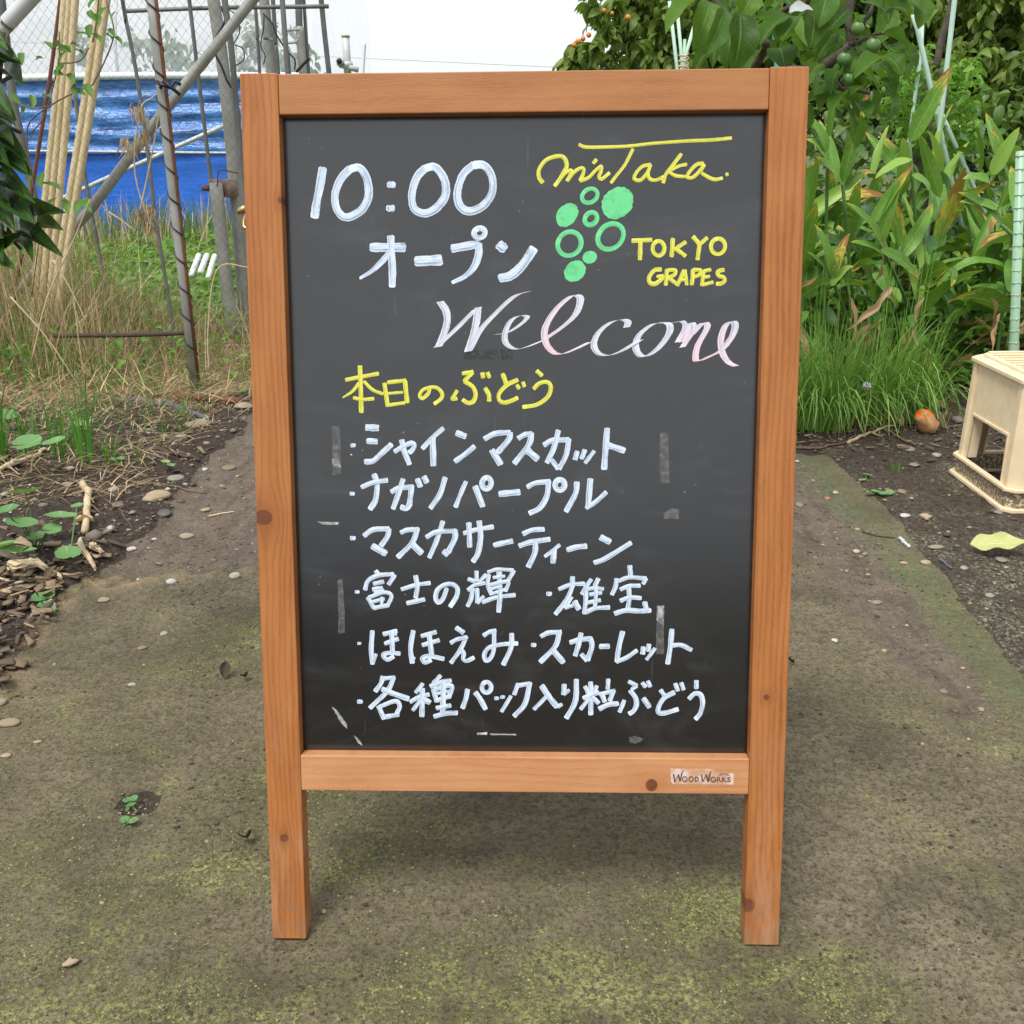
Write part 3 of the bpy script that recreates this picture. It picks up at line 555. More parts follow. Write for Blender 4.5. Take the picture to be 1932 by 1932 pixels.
scrap(820,1900,1.4206,[(1398,315),(1425,308),(1458,322),(1430,342),(1400,335)],M['tape'],'grey smudge low on the right')
scrap(1200,800,2.0337,[(255,430),(465,428),(468,485),(260,488)],M['smear'],'dark rubbed patch under Welcome')
scrap(1200,800,2.0337,[(480,430),(560,428),(545,490),(482,488)],M['smear'],'second dark rubbed patch under Welcome')
# rear frame
def wl(p): return MS.transposed() @ (Vector(p)-B0)
top_l = Vector((0,TH+.001,H-.012)); 
foot_w = B0+bb*.43; fl = wl((foot_w.x,foot_w.y,foot_w.z))
def bar(p0,p1,w,t,m,nm,parent=sign):
    d = (p1-p0); L = d.length; d.normalize(); yv = Vector((0,1,0)); s = d.cross(yv)
    if s.length<1e-3: s = Vector((1,0,0))
    s.normalize(); n = s.cross(d)
    bm = bmesh.new(); vs = box_bm(bm,-w/2,w/2,-t/2,t/2,0,L)
    Mx = Matrix(((s.x,n.x,d.x,p0.x),(s.y,n.y,d.y,p0.y),(s.z,n.z,d.z,p0.z),(0,0,0,1))); bmesh.ops.transform(bm,matrix=Mx,verts=bm.verts)
    return link(nm,bm_mesh(nm,bm,m,.0012,2),parent)
for sx in (-1,1):
    x = sx*(WID/2-PW-.022)
    bar(Vector((x,fl.y,fl.z+.006)),Vector((x,TH+.016,H-.03)),.034,.022,m_rear,'rear_leg')
bar(Vector((-.23,fl.y*.42,H*.58)),Vector((.23,fl.y*.42,H*.58)),.03,.018,m_tr,'rear_rail')
for sx in (-1,1):
    bm = bmesh.new(); box_bm(bm,sx*.2-.02,sx*.2+.02,TH,TH+.003,H-.05,H-.004); link('hinge',bm_mesh('hinge',bm,M['brass'],.0005,1),sign)
# side hook
hx0,hz0 = board(449,420); 
hk = tubes_mesh('side_hook',[([(-WID/2,.012,hz0+.012),(-WID/2-.004,.012,hz0+.013),(-WID/2-.008,.012,hz0+.011),(-WID/2-.011,.012,hz0+.008)],[.0035,.0045,.004,.002]),
   (cr_spline([(-WID/2-.001,.013,hz0+.010),(-WID/2-.004,.012,hz0+.002),(-WID/2-.004,.010,hz0-.006),(-WID/2-.001,.009,hz0-.008)],5),.0022)],M['brass'],8)
link('side_hook',hk,sign)

# ================================================================== GROUND
def axis(a,b,st,out,g=1.09):
    c = list(np.arange(a,b,st)); x=c[-1]; d=st
    while x<out: d*=g; x+=d; c.append(x)
    x=c[0]; d=st; L=[]
    while x>-out: d*=g; x-=d; L.append(x)
    return np.array(L[::-1]+c)
gx = axis(-2.3,2.1,.012,400); gy = axis(.55,4.4,.012,600)
XX,YY = np.meshgrid(gx,gy); ZZ = gh(XX,YY); nx,ny = len(gx),len(gy)
idx = np.arange(nx*ny).reshape(ny,nx)
Fq = np.stack([idx[:-1,:-1],idx[:-1,1:],idx[1:,1:],idx[1:,:-1]],-1).reshape(-1,4)
soil,mud,straw,field,fringe,left,rt,hole = zones(XX,YY)
mossw = .18+0*XX
for px,py,rx,ry,a_ in ((1490,1850,.10,.06,.9),(1340,1720,.09,.06,.8),(1250,1880,.12,.07,.7),(1050,1700,.16,.12,.35),(700,1600,.12,.1,.4),(560,1480,.12,.1,.55),(440,1200,.12,.16,.65),(180,1750,.13,.1,.5),(80,1600,.1,.08,.4),(300,1900,.2,.08,.45),(800,1880,.2,.1,.4),(1930,1180,.10,.22,.5),(1850,1330,.10,.10,.3),(420,1620,.12,.1,.4),(240,1400,.1,.08,.35),(1600,1900,.10,.04,.4)):
    _g = G(px,py); mossw = mossw+a_*np.exp(-((XX-_g.x)/rx)**2-((YY-_g.y)/ry)**2)
mossw = np.clip(mossw+.25*(fbm(XX*5+3,YY*5,3)-.44),0,1.2)
b = NB('ground'); 
pos = b.co.outputs['Object']; A_ = {k:b.attr(k) for k in ('soil','mud','straw','field','fringe','rightsoil','mossw')}
n_l = b.noise(pos,3.2,5,.6); n_m = b.noise(pos,16,5,.62); n_f = b.noise(b.vmul(pos,(1,.8,1)),85,5,.7); n_ff = b.noise(pos,260,3,.7)
base = b.mix(b.ramp(n_l,(.35,0),(.65,1)),(.160,.126,.078),(.232,.186,.125))
base = b.mix(b.math('MULTIPLY',b.ramp(n_f,(.48,0),(.60,1)),.55),base,(.056,.045,.028))
mossf = b.math('ADD',b.math('MULTIPLY',b.noise(pos,2.1,4,.6),.55),b.math('MULTIPLY',n_m,.45))
px_,py_,pz_ = b.sep(pos)
mossy = b.math('ADD',mossf,b.math('MULTIPLY',b.ramp(py_,(.0,1),(1.0,.0)),.0))
moss = b.math('MULTIPLY',b.ramp(mossy,(.40,0),(.58,1)),b.ramp(n_f,(.40,.1),(.58,1)))
g1 = b.mix(b.ramp(b.noise(pos,11,4,.7),(.35,0),(.65,1)),(.070,.074,.022),(.150,.152,.046))
mw = A_['mossw']; moss = b.math('MULTIPLY',moss,b.math('ADD',.25,mw),clamp=True)
base = b.mix(b.math('MULTIPLY',b.ramp(mw,(.15,0),(.75,1)),.55),base,b.mix(b.ramp(n_m,(.4,0),(.6,1)),(.075,.064,.033),(.125,.108,.060)))
col = b.mix(b.math('MULTIPLY',moss,.85),base,g1)
ym = b.math('MULTIPLY',b.ramp(b.math('ADD',b.math('MULTIPLY',b.noise(b.vadd(pos,(3,7,0)),5.5,5,.7),.7),b.math('ADD',b.math('MULTIPLY',n_f,.3),b.math('MULTIPLY',mw,.13))),(.575,0),(.67,1)),b.ramp(b.noise(pos,135,4,.75),(.44,.0),(.58,1)))
col = b.mix(b.math('MULTIPLY',ym,.85),col,b.mix(b.ramp(n_l,(.4,0),(.6,1)),(.26,.28,.085),(.36,.36,.13)))
gr = b.noise(pos,170,4,.75); col = b.mix(b.math('MULTIPLY',b.ramp(gr,(.52,0),(.62,1)),.72),col,(.030,.028,.016)); col = b.mix(b.math('MULTIPLY',b.ramp(gr,(.30,1),(.42,0)),.35),col,(.25,.23,.15))
dk_ = b.noise(b.vadd(pos,(5,1,0)),4.2,5,.6); col = b.mix(b.math('MULTIPLY',b.ramp(dk_,(.50,0),(.66,1)),.5),col,(.052,.044,.030))
crk = b.vor(b.vadd(pos,b.vmul(b.comb(n_m,n_f,0.),(.10,.10,.1))),38,'DISTANCE_TO_EDGE'); crack = b.ramp(crk,(.0,1),(.05,0))
col = b.mix(b.math('MULTIPLY',b.math('MULTIPLY',crack,b.ramp(n_m,(.48,0),(.62,1))),.55),col,(.03,.028,.02))
# mud film on the slab
mudc = b.mix(b.ramp(n_m,(.35,0),(.65,1)),(.172,.132,.099),(.115,.085,.062)); mudc = b.mix(b.math('MULTIPLY',b.ramp(n_f,(.46,0),(.62,1)),.5),mudc,(.215,.175,.135)); mudc = b.mix(b.math('MULTIPLY',b.ramp(n_ff,(.52,0),(.62,1)),.55),mudc,(.045,.032,.022)); mudc = b.mix(b.math('MULTIPLY',b.ramp(b.noise(b.vmul(pos,(26,5,1)),1.,4,.6),(.52,0),(.60,1)),.4),mudc,(.06,.044,.032))
mf = b.ramp(b.math('ADD',A_['mud'],b.math('MULTIPLY',b.math('SUBTRACT',n_m,.5),.9)),(.35,0),(.62,1)); col = b.mix(mf,col,mudc)
# moss strip along the right slab edge
es = b.math('MULTIPLY',b.ramp(b.math('ABSOLUTE',b.math('SUBTRACT',b.math('ADD',px_,b.math('MULTIPLY',n_l,-.12)),.81)),(.0,1),(.085,0)),b.ramp(b.math('ADD',py_,b.math('MULTIPLY',n_m,.1)),(.0,1),(1.,1)))
col = b.mix(b.math('MULTIPLY',b.math('MULTIPLY',es,b.ramp(n_m,(.3,.4),(.6,1))),.75),col,b.mix(b.ramp(n_f,(.4,0),(.62,1)),(.07,.09,.045),(.15,.18,.075)))
# soil
soilc = b.mix(b.ramp(n_f,(.35,0),(.68,1)),(.020,.014,.011),(.070,.050,.036)); soilc = b.mix(b.math('MULTIPLY',b.ramp(n_ff,(.58,0),(.68,1)),.5),soilc,(.26,.2,.14))
rs = b.math('MULTIPLY',A_['rightsoil'],b.ramp(b.math('ADD',b.noise(pos,6,4),b.math('MULTIPLY',b.math('SUBTRACT',2.3,py_),.12)),(.46,0),(.60,1)))
soilr = b.mix(b.math('MULTIPLY',rs,b.ramp(b.noise(b.vmul(pos,(1,.7,1)),140,4,.8),(.52,0),(.60,1))),soilc,(.36,.40,.25))
soilr = b.mix(b.math('MULTIPLY',A_['rightsoil'],.42),soilr,b.mix(b.ramp(n_f,(.4,0),(.6,1)),(.05,.038,.028),(.13,.10,.072)))
sf = b.ramp(b.math('ADD',A_['soil'],b.math('MULTIPLY',b.math('SUBTRACT',n_m,.5),.5)),(.42,0),(.55,1)); col = b.mix(sf,col,soilr)
col = b.mix(b.math('MULTIPLY',A_['fringe'],b.ramp(n_f,(.36,.2),(.55,1))),col,b.mix(b.ramp(n_ff,(.35,0),(.6,1)),(.15,.11,.065),(.36,.27,.16)))
strc = b.mix(b.ramp(b.noise(b.vmul(pos,(20,60,1)),2,5,.7),(.35,0),(.65,1)),(.15,.10,.05),(.36,.27,.15)); col = b.mix(A_['straw'],col,strc)
col = b.mix(A_['field'],col,b.mix(b.ramp(n_m,(.4,0),(.6,1)),(.05,.07,.02),(.10,.14,.04)))
h = b.math('ADD',b.math('MULTIPLY',b.math('SUBTRACT',n_f,b.math('MULTIPLY',gr,.5)),.8),b.math('ADD',b.math('MULTIPLY',n_m,1.),b.math('MULTIPLY',n_ff,.35)))
h = b.math('SUBTRACT',h,b.math('MULTIPLY',crack,.12)); h = b.math('ADD',h,b.math('MULTIPLY',moss,.25))
M['ground'] = b.pbr(col,b.mix(mf,(.9,.9,.9),(.62,.62,.62)),b.bump(h,.85,.0075),0,.3)
me = mesh('ground',np.stack([XX,YY,ZZ],-1).reshape(-1,3),Fq,M['ground'],True)
for k,v in dict(soil=soil,mud=mud,straw=straw,field=field,fringe=fringe,rightsoil=rt,mossw=mossw).items():
    at = me.attributes.new(k,'FLOAT','POINT'); at.data.foreach_set('value',v.astype(np.float32).ravel())
tag(link('ground',me),kind='structure')

# ------------------------------------------------------------------ scattered matter
def rotz(a): c,s=math.cos(a),math.sin(a); return np.array([[c,-s,0],[s,c,0],[0,0,1]])
def eul(x,y,z):
    cx,sx,cy,sy = math.cos(x),math.sin(x),math.cos(y),math.sin(y)
    return rotz(z)@np.array([[cy,0,sy],[0,1,0],[-sy,0,cy]])@np.array([[1,0,0],[0,cx,-sx],[0,sx,cx]])
def m4(Rm, sc, loc):
    M_ = np.eye(4); M_[:3,:3] = Rm*np.asarray(sc)[None]; M_[:3,3] = loc; return M_
def rock_tpl(seed, sub=1, jag=.18, flat=1.):
    bm = bmesh.new(); bmesh.ops.create_icosphere(bm,subdivisions=sub+1 if sub>0 else 1,radius=1); rg = np.random.default_rng(seed)
    V = np.array([v.co for v in bm.verts]); ph = rg.random(6)*6
    d = 1+jag*(np.sin(V@rg.normal(0,1.6,3)+ph[0])+np.sin(V@rg.normal(0,2.6,3)+ph[1])*.6)+rg.normal(0,jag*.12,len(V))
    V = V*d[:,None]; V[:,2]*=flat; F = np.array([[v.index for v in f.verts] for f in bm.faces]); bm.free()
    return V,F,np.zeros((len(V),2))
b = NB('gravel'); r = b.attr('rnd'); n = b.noise(scale=60,detail=4)
M['gravel'] = b.pbr(b.mix(b.ramp(n,(.35,0),(.7,.5)),b.ramp(r,(0,(.06,.048,.036)),(.45,(.13,.105,.075)),(.8,(.26,.21,.145)),(.95,(.38,.33,.26)),(1,(.55,.53,.48))),(.12,.10,.075)),.8,b.bump(n,.4,.002))
b = NB('chips'); r = b.attr('rnd'); n = b.noise(b.vmul(b.co.outputs['Object'],(1,1,1)),90,4)
M['chips'] = b.pbr(b.mix(b.ramp(n,(.35,0),(.7,.6)),b.ramp(r,(0,(.05,.034,.022)),(.45,(.13,.088,.054)),(.85,(.29,.21,.125)),(1,(.48,.37,.24))),(.09,.06,.04)),.85,b.bump(n,.5,.002))
def scatter(name, tpls, pts, rotf, scf, mat, label, cat, lift=0, parent=None, flat=True):
    mats=[];pk=[];rd=[]
    zz = gh(pts[:,0],pts[:,1])
    for (x,y),z in zip(pts[:,:2],zz):
        s = scf(); mats.append(m4(rotf(),s,(x,y,z+lift*np.min(s)))); pk.append(rng.integers(len(tpls))); rd.append(rng.random())
    o = link(name,merge_templates(tpls,mats,pk,name,mat,rd),parent)
    tag(o,label,cat,kind='stuff'); return o
def pts_in(f, n, x0,x1,y0,y1):
    out=[]
    while len(out)<n:
        q = np.c_[rng.uniform(x0,x1,4000),rng.uniform(y0,y1,4000)]; p = f(q[:,0],q[:,1]); q = q[rng.random(4000)<p]; out += list(q)
    return np.array(out[:n])
rocks = [rock_tpl(k,0,.38,.5) for k in range(6)]
dens_l = lambda x,y: zones(x,y)[5]*(y<3.9)*(.4+.9*(x>-1.4))*.6+zones(x,y)[1]*.05*(x<0)
scatter('gravel',rocks,pts_in(dens_l,2600,-2.2,-.3,1.5,3.9),lambda:eul(0,0,rng.random()*6),lambda:np.array([1,1,.8])*rng.lognormal(-5.45,.5)*1.0,M['gravel'],'small mixed gravel lying in the dark soil left of the path','gravel',.3)
dens_r = lambda x,y: np.clip(zones(x,y)[6]+.5*(y>3)*(x>.3)+.22*zones(x,y)[1]*(x>.4),0,1)*.5
scatter('gravel',rocks,pts_in(dens_r,2300,.3,2.2,1.5,3.7),lambda:eul(0,0,rng.random()*6),lambda:np.array([1,1,.7])*rng.lognormal(-5.6,.5),M['gravel'],'small gravel and shell bits lying in the soil right of the path','gravel',.3)
scatter('grit',rocks,pts_in(lambda x,y:.3+0*x,130,-1,.95,.9,2.2),lambda:eul(0,0,rng.random()*6),lambda:np.array([1,1,.7])*rng.lognormal(-6.35,.4),M['gravel'],'fine pale grit sprinkled over the mossy path','grit',.3)
b = NB('moss_tufts'); rr_ = b.attr('rnd'); M['tuft'] = b.pbr(b.ramp(rr_,(0,(.045,.05,.018)),(.5,(.10,.11,.034)),(.85,(.20,.21,.065)),(1,(.30,.29,.11))),.9)
_gxi,_gyi = gx,gy
def mdens(x,y):
    i = np.clip(np.searchsorted(gx,x),0,nx-1); j = np.clip(np.searchsorted(gy,y),0,ny-1); zz_ = zones(x,y)
    return np.clip(mossw[j,i]-.22,0,1)**1.2*(fbm(x*26,y*26,3)>.43)*(1-zz_[0])*(1-.8*zz_[1])
scatter('moss_tufts',rocks,pts_in(mdens,13000,-1,1.0,.82,2.3),lambda:eul(0,0,rng.random()*6),lambda:np.array([1,1,.55])*rng.lognormal(-6.85,.4),M['tuft'],'tiny yellow green moss tufts growing over the path','moss',.1)
scatter('soil_crumbs',rocks,pts_in(lambda x,y:zones(x,y)[1]*.8,4200,-1,1.0,1.3,3.9),lambda:eul(0,0,rng.random()*6),lambda:np.array([1,1,.6])*rng.lognormal(-6.1,.5),M['chips'],'brown crumbs and grit over the muddy parts of the path','crumbs',.2)
scatter('soil_crumbs',rocks,pts_in(lambda x,y:(fbm(x*5+4,y*5,3)>.47)*.5+.02,2600,-1,1.0,.82,2.4),lambda:eul(0,0,rng.random()*6),lambda:np.array([1,1,.6])*rng.lognormal(-6.5,.45),simple('soil_crumb',(.05,.036,.024),.95),'dark soil crumbs scattered on the mossy path','crumbs',.2)
def chip_tpl(seed):
    rg = np.random.default_rng(seed); t = np.array([[-.5,-.5],[.5,-.38],[.42,.5],[-.35,.42]])*[.24,1]; t += rg.normal(0,.05,t.shape)
    V = np.r_[np.c_[t,np.zeros(4)],np.c_[t*.92,np.full(4,.08)+rg.normal(0,.03,4)]]
    F = np.array([[3,2,1,0],[4,5,6,7],[0,1,5,4],[1,2,6,5],[2,3,7,6],[3,0,4,7]]); return V,F,np.zeros((8,2))
chips = [chip_tpl(k) for k in range(6)]
dch = lambda x,y: zones(x,y)[5]*np.clip(1.15-(np.hypot(x+1.1,y-1.75)/.58)**2,.0,1)+zones(x,y)[5]*.03
scatter('wood_chips',chips,pts_in(dch,1250,-2.2,-.7,1.45,3.6),lambda:eul(rng.normal(0,.25),rng.normal(0,.3),rng.normal(1.3,.9)),lambda:np.array([rng.uniform(.5,2.2),1,1])*rng.uniform(.008,.050),M['chips'],'splintered wood chips and bark bits covering the left border','wood chips',.2)
scatter('litter',chips,pts_in(lambda x,y:zones(x,y)[5]*.8+.15*zones(x,y)[1]*(x<-.4),3200,-2.2,-.4,1.7,3.9),lambda:eul(rng.normal(0,.3),rng.normal(0,.3),rng.uniform(0,6.28)),lambda:np.array([rng.uniform(.6,1.6),1,1])*rng.lognormal(-5.15,.5),M['chips'],'fine bark and stem litter mixed into the dark soil left of the path','litter',.2)
scatter('wood_chips',chips,pts_in(lambda x,y:(x>.8)*(y>3.0)*.6*np.exp(-((y-3.15)/.14)**2)+.04*(x>.9)*(y>2.4),330,.5,2.2,2.2,3.6),lambda:eul(rng.normal(0,.15),rng.normal(0,.15),rng.normal(1.3,.9)),lambda:np.array([1,1,1])*rng.uniform(.008,.035),M['chips'],'dry plant litter and chips at the foot of the green bed','plant litter',.2)

scatter('hole_gravel',rocks,np.c_[hx+rng.normal(0,.014,70),hy+rng.normal(0,.013,70)],lambda:eul(0,0,rng.random()*6),lambda:np.array([1,1,.7])*rng.lognormal(-6.3,.45),M['gravel'],'pale grit lying in the small soil hole of the path','grit',.2)
# ------------------------------------------------------------------ single stones and bits
b = NB('stone'); r = b.n('ObjectInfo'); n = b.noise(scale=26,detail=5,rough=.6)
M['stone'] = b.pbr(b.mix(b.ramp(n,(.35,0),(.7,.55)),r.outputs['Color'],(.16,.13,.10)),.65,b.bump(n,.35,.002))
def stone(px,py,rx,ry,col,label,cat='stone',nm='stone',seed=0,jag=.12,rot=0.):
    """rx, ry: half extents in photo pixels"""
    p = GG(px,py); dist = (p-O).length; k = dist/FOC; a = rx*k; ang = math.atan2(CAM_H,p.y); dep = max(a*.6,min(a*1.3,ry*k/max(.3,math.sin(ang))*.8)); hgt = max(.25*a,min(ry*k*.6,a*.6)); jag = jag*1.5; col = tuple(c_*(.66 if max(col)<.7 else .66) for c_ in col)
    V,F,U = rock_tpl(seed*7+int(px),1,jag,1.); V = V*[a,dep,hgt]; c,s = math.cos(rot),math.sin(rot); V = V@np.array([[c,s,0],[-s,c,0],[0,0,1]])
    o = link(nm,mesh(nm,V,F,M['stone'],jag<.25)); o.location = (p.x,p.y,p.z+hgt*.55); o.color = (*col,1); return tag(o,label,cat)
tan_=(.55,.42,.24); whi=(.78,.76,.72); grey_=(.27,.26,.23); beige=(.50,.44,.33)
for a in [(295,945,25,11,tan_,'large flat tan oval stone on the soil edge left of the sign','stone','stone',1,.08),
 (343,829,12,5.5,beige,'pale smooth oval pebble on dark soil above the bark twig'),
 (331,904,14,7,(.36,.35,.28),'greenish grey pebble above the large tan stone'),
 (313,974,13,7,(.10,.10,.11),'dark slate coloured stone just below the large tan stone'),
 (444,1088,12,8.5,(.66,.61,.46),'round cream pebble beside the left post of the sign'),
 (388,962,9,4,tan_,'small tan pebble on the muddy track'),
 (387,885,5,5,whi,'bright white pebble at the edge of the track near a twig'),
 (323,1099,8,5,whi,'white pebble at the tan edge of the mossy slab'),
 (246,1036,11,4.5,whi,'white elongated shell like pebble on the dark soil'),
 (211,1007,7,5,whi,'small white pebble left of the beige flat stone'),
 (352,1010,12,5,(.45,.38,.26),'flat beige rectangular stone in the muddy track'),
 (429,882,14,6,(.30,.22,.13),'brown half sunken stone near the left post'),
 (375,803,22,8,(.42,.34,.20),'wedge shaped tan stone below the grey hose'),
 (463,773,16,9,(.50,.43,.32),'beige rock half hidden behind the left post'),
 (197,1134,10,5,(.42,.34,.22),'tan pebble among the wood chips edge'),
 (133,1818,11,10,(.62,.44,.31),'angular pinkish stone alone on the moss at lower left','stone','stone',5,.25),
 (19,1366,19,8,(.40,.31,.19),'flat brown stone plate at the left edge of the moss'),
 (3,1328,10,9,(.42,.35,.24),'blunt tan stone above the flat plate at the left edge'),
 (10,1427,9,5,(.55,.40,.27),'small pinkish chip at the left edge of the moss'),
 (71,1400,7,4,(.50,.37,.22),'round tan pebble on the moss right of the flat plate'),
 (248,1292,7,3.6,(.55,.53,.46),'small grey white pebble in the middle of the left moss'),
 (268,1224,9,4,(.33,.22,.13),'brown chip on the moss below the track'),
 (309,1197,6,4,beige,'beige pebble beside scattered black crumbs'),
 (261,1095,3,3,whi,'tiny white pebble at the slab fringe'),
 (1707,977,11,4,(.82,.80,.74),'flat white pebble on the soil right of the slab edge'),
 (1746,982,9,8,(.58,.46,.28),'triangular beige pebble beside the flat white pebble','stone','stone',3,.25),
 (1818,1075,7,5,(.52,.46,.33),'beige pebble left of the pale fallen leaf'),
 (1747,1062,10,4.5,(.58,.48,.30),'cream triangular pebble on the dirt below the slab edge'),
 (1705,1063,7,3,(.60,.40,.24),'small orange brown chip on the dirt'),
 (1653,1134,9,4,(.36,.31,.23),'grey brown pebble on the lower right path'),
 (1575,1209,6,4,(.85,.84,.80),'white pebble right of the right post'),
 (1509,953,8,5,(.32,.26,.17),'olive brown pebble touching the right post'),
 (1560,940,5.5,4,(.62,.19,.09),'small red brick crumb right of the right post'),
 (1615,1040,7,4.5,(.72,.63,.46),'cream chip with a pointed side on the dirt'),
 (1714,851,9,5,(.42,.38,.28),'grey pebble below the dry branches'),
 (1767,863,8,5,(.58,.55,.44),'pale round pebble left of the plastic step stool'),
 (1724,883,10,4,(.38,.33,.24),'flat grey pebble in the soil between branch and slab'),
 (1880,970,9,5,(.36,.31,.26),'brown grey pebble just below the stool corner'),
 (1866,1126,9,4.5,(.40,.38,.33),'grey oval pebble below the pale fallen leaf'),
 (1577,930,5,5,(.62,.55,.40),'small cream pebble above the brick crumb'),
 (1700,932,9,4,(.36,.24,.15),'reddish brown pebble beside the moss clump'),
 (1765,1036,13,4,(.40,.35,.24),'flat tan pebble by the slab edge'),
 (1890,1059,10,4.5,(.30,.30,.26),'dark grey pebble under the tip of the fallen leaf'),
 (1806,798,9,17,(.33,.26,.31),'mauve grey round stone behind the step stool')]:
    stone(*a)
# orange stained lump
p = GG(1748,818); V,F,U = rock_tpl(88,2,.10,1.); V = V*[.034,.030,.041]; V[:,0] += .012*(V[:,2]>.01)*-1
b = NB('orange_lump'); x,y,z = b.sep(b.co.outputs['Object']); n = b.noise(scale=40,detail=5)
M['lump'] = b.pbr(b.mix(b.ramp(b.math('ADD',z,b.math('MULTIPLY',b.math('SUBTRACT',n,.5),.03)),(.017,0),(.027,1)),b.mix(b.ramp(n,(.4,0),(.65,1)),(.62,.36,.17),(.50,.22,.10)),(.85,.16,.01)),.55,b.bump(n,.4,.004))
o = link('stone',mesh('stone',V,F,M['lump'],True)); o.location = (p.x,p.y,p.z+.036)
tag(o,'orange topped peach coloured lump on the soil beside the step stool','stone')
V,F,U = rock_tpl(89,1,.12,1.); V = V*[.02,.02,.022]; o = link('knob',mesh('knob',V,F,M['lump'],True),o); o.location = (-.016,-.004,.018)

# twigs, sticks, pipes lying on the ground
def ground_tube(name, pts, r, mat, label, cat, taper=.6, lift=1., jit=.25, sides=7):
    P = np.array([GG(*q) for q in pts]); P = cr_spline(P,6); P[:,2] = gh(P[:,0],P[:,1])+r*lift
    if not jit: P[:,2] = np.linspace(P[:2,2].mean(),P[-2:,2].mean(),len(P))+r*.25
    P += rng.normal(0,r*jit,P.shape)*[1,1,.5]; rad = np.linspace(r,r*taper,len(P))*(1+(.07 if jit else 0)*rng.standard_normal(len(P)))
    return tag(link(name,tubes_mesh(name,[(P,rad)],mat,sides)),label,cat)
ground_tube('stick',[(-14,908),(30,888),(60,874),(90,862)],.0085,M['palewood'],'thick bleached stick entering from the left edge above the round leaves','stick')
ground_tube('stick',[(158,921),(168,944),(166,975),(162,1024)],.0095,M['palewood'],'upright looking bleached curved stick on the black soil','stick',.9)
ground_tube('root',[(181,846),(246,841),(305,857),(378,869)],.0075,M['root'],'dark crooked root lying across the left soil','root',.6)
ground_tube('twig',[(155,892),(230,905),(300,921)],.004,M['twig'],'brown straight twig below the grass tuft','twig')
ground_tube('twig',[(272,912),(330,925),(388,930)],.003,M['twig'],'thin reddish twig ending near the track','twig')
ground_tube('twig',[(186,825),(240,829),(300,838),(345,845)],.0025,M['twig'],'very thin pale twig above the dark root','twig')
ground_tube('reed',[(-10,1104),(72,1108),(168,1098)],.0035,M['palewood'],'long pale reed lying over the wood chips','reed',.8)
ground_tube('twig',[(160,930),(210,960),(250,1000)],.002,M['twig'],'hair thin stem curved on the black soil','twig')
ground_tube('iron_pipe',[(330,764),(390,765),(457,767)],.0135,M['rust'],'short rusty pipe on the ground at the foot of the leaning post','pipe',1,1,0)
ground_tube('hose',[(225,768),(300,770),(345,780),(395,796)],.010,M['hose'],'grey blue hose end below the rusty pipe','hose',1,1,0)
ground_tube('branch',[(1498,847),(1540,849),(1568,846),(1609,830),(1614,808)],.005,M['twig'],'bent dry branch on the soil under the chive clump','branch')
ground_tube('branch',[(1552,789),(1562,822),(1584,836),(1602,835)],.0035,M['twig'],'curved thin branch joining the bent dry branch','branch')
ground_tube('branch',[(1620,812),(1660,806),(1682,822),(1728,847)],.0055,M['twig'],'long pale branch right of the chive clump','branch')
ground_tube('branch',[(1600,840),(1640,822),(1690,808)],.006,M['palewood'],'frayed bark strip between the two branches','branch')
ground_tube('twig',[(1780,812),(1800,806),(1830,801)],.004,M['twig'],'short twig by the orange topped lump','twig')
ground_tube('sliver',[(1698,1018),(1706,1026),(1716,1035)],.0045,M['steel_light'],'small blue grey plastic sliver on the dirt','sliver',.8)
ground_tube('sliver',[(1773,1062),(1783,1068),(1794,1078)],.0035,M['hose'],'dark blue plastic sliver near the pale leaf','sliver',.8)
ground_tube('twig',[(395,975),(420,969),(443,966)],.0028,M['palewood'],'short pale twig on the track beside the left post','twig')
ground_tube('twig',[(1628,1002),(1655,1012),(1688,1016)],.0022,M['root'],'dark thin twig on the right dirt','twig')
# heap of larger split wood pieces at the left border
for k,(pa,pb,wd,lb) in enumerate([((20,1088),(75,1092),.018,'thick rounded wood piece on top of the chip heap'),((70,1090),(120,1112),.012,'split wood splinter pointing right in the chip heap'),((100,1080),(160,1102),.011,'dark split bark slab in the chip heap'),((155,1048),(178,1082),.014,'frayed pale stump end right of the round leaves'),((176,1040),(196,1062),.013,'crumpled pale bark curl at the end of the chip heap'),((0,1062),(50,1078),.014,'grey mossy wood piece at the left edge'),((60,1072),(92,1080),.010,'grey knobbly wood piece under the round leaves')]):
    A0,B1 = GG(*pa),GG(*pb); c_=(A0+B1)/2; dv=B1-A0; L_=dv.length*1.15; V,F,U=chip_tpl(30+k); V=V*[wd*3.2,L_,wd*7]; V=V+rng.normal(0,wd*.12,V.shape)
    bm=bmesh.new(); vs=[bm.verts.new(v) for v in V]
    for f in F: bm.faces.new([vs[q] for q in f])
    bmesh.ops.subdivide_edges(bm,edges=list(bm.edges),cuts=3,use_grid_fill=True)
    for v in bm.verts: v.co += Vector(rng.normal(0,wd*.13,3))
    o=link('wood_piece',bm_mesh('wood_piece',bm,M['palewood'] if k not in (2,5,6) else M['bark'],0)); o.location=c_+Vector((0,0,.008)); o.rotation_euler=(.12*(-1)**k,.1,math.atan2(dv.y,dv.x)-math.pi/2); tag(o,lb,'wood piece')
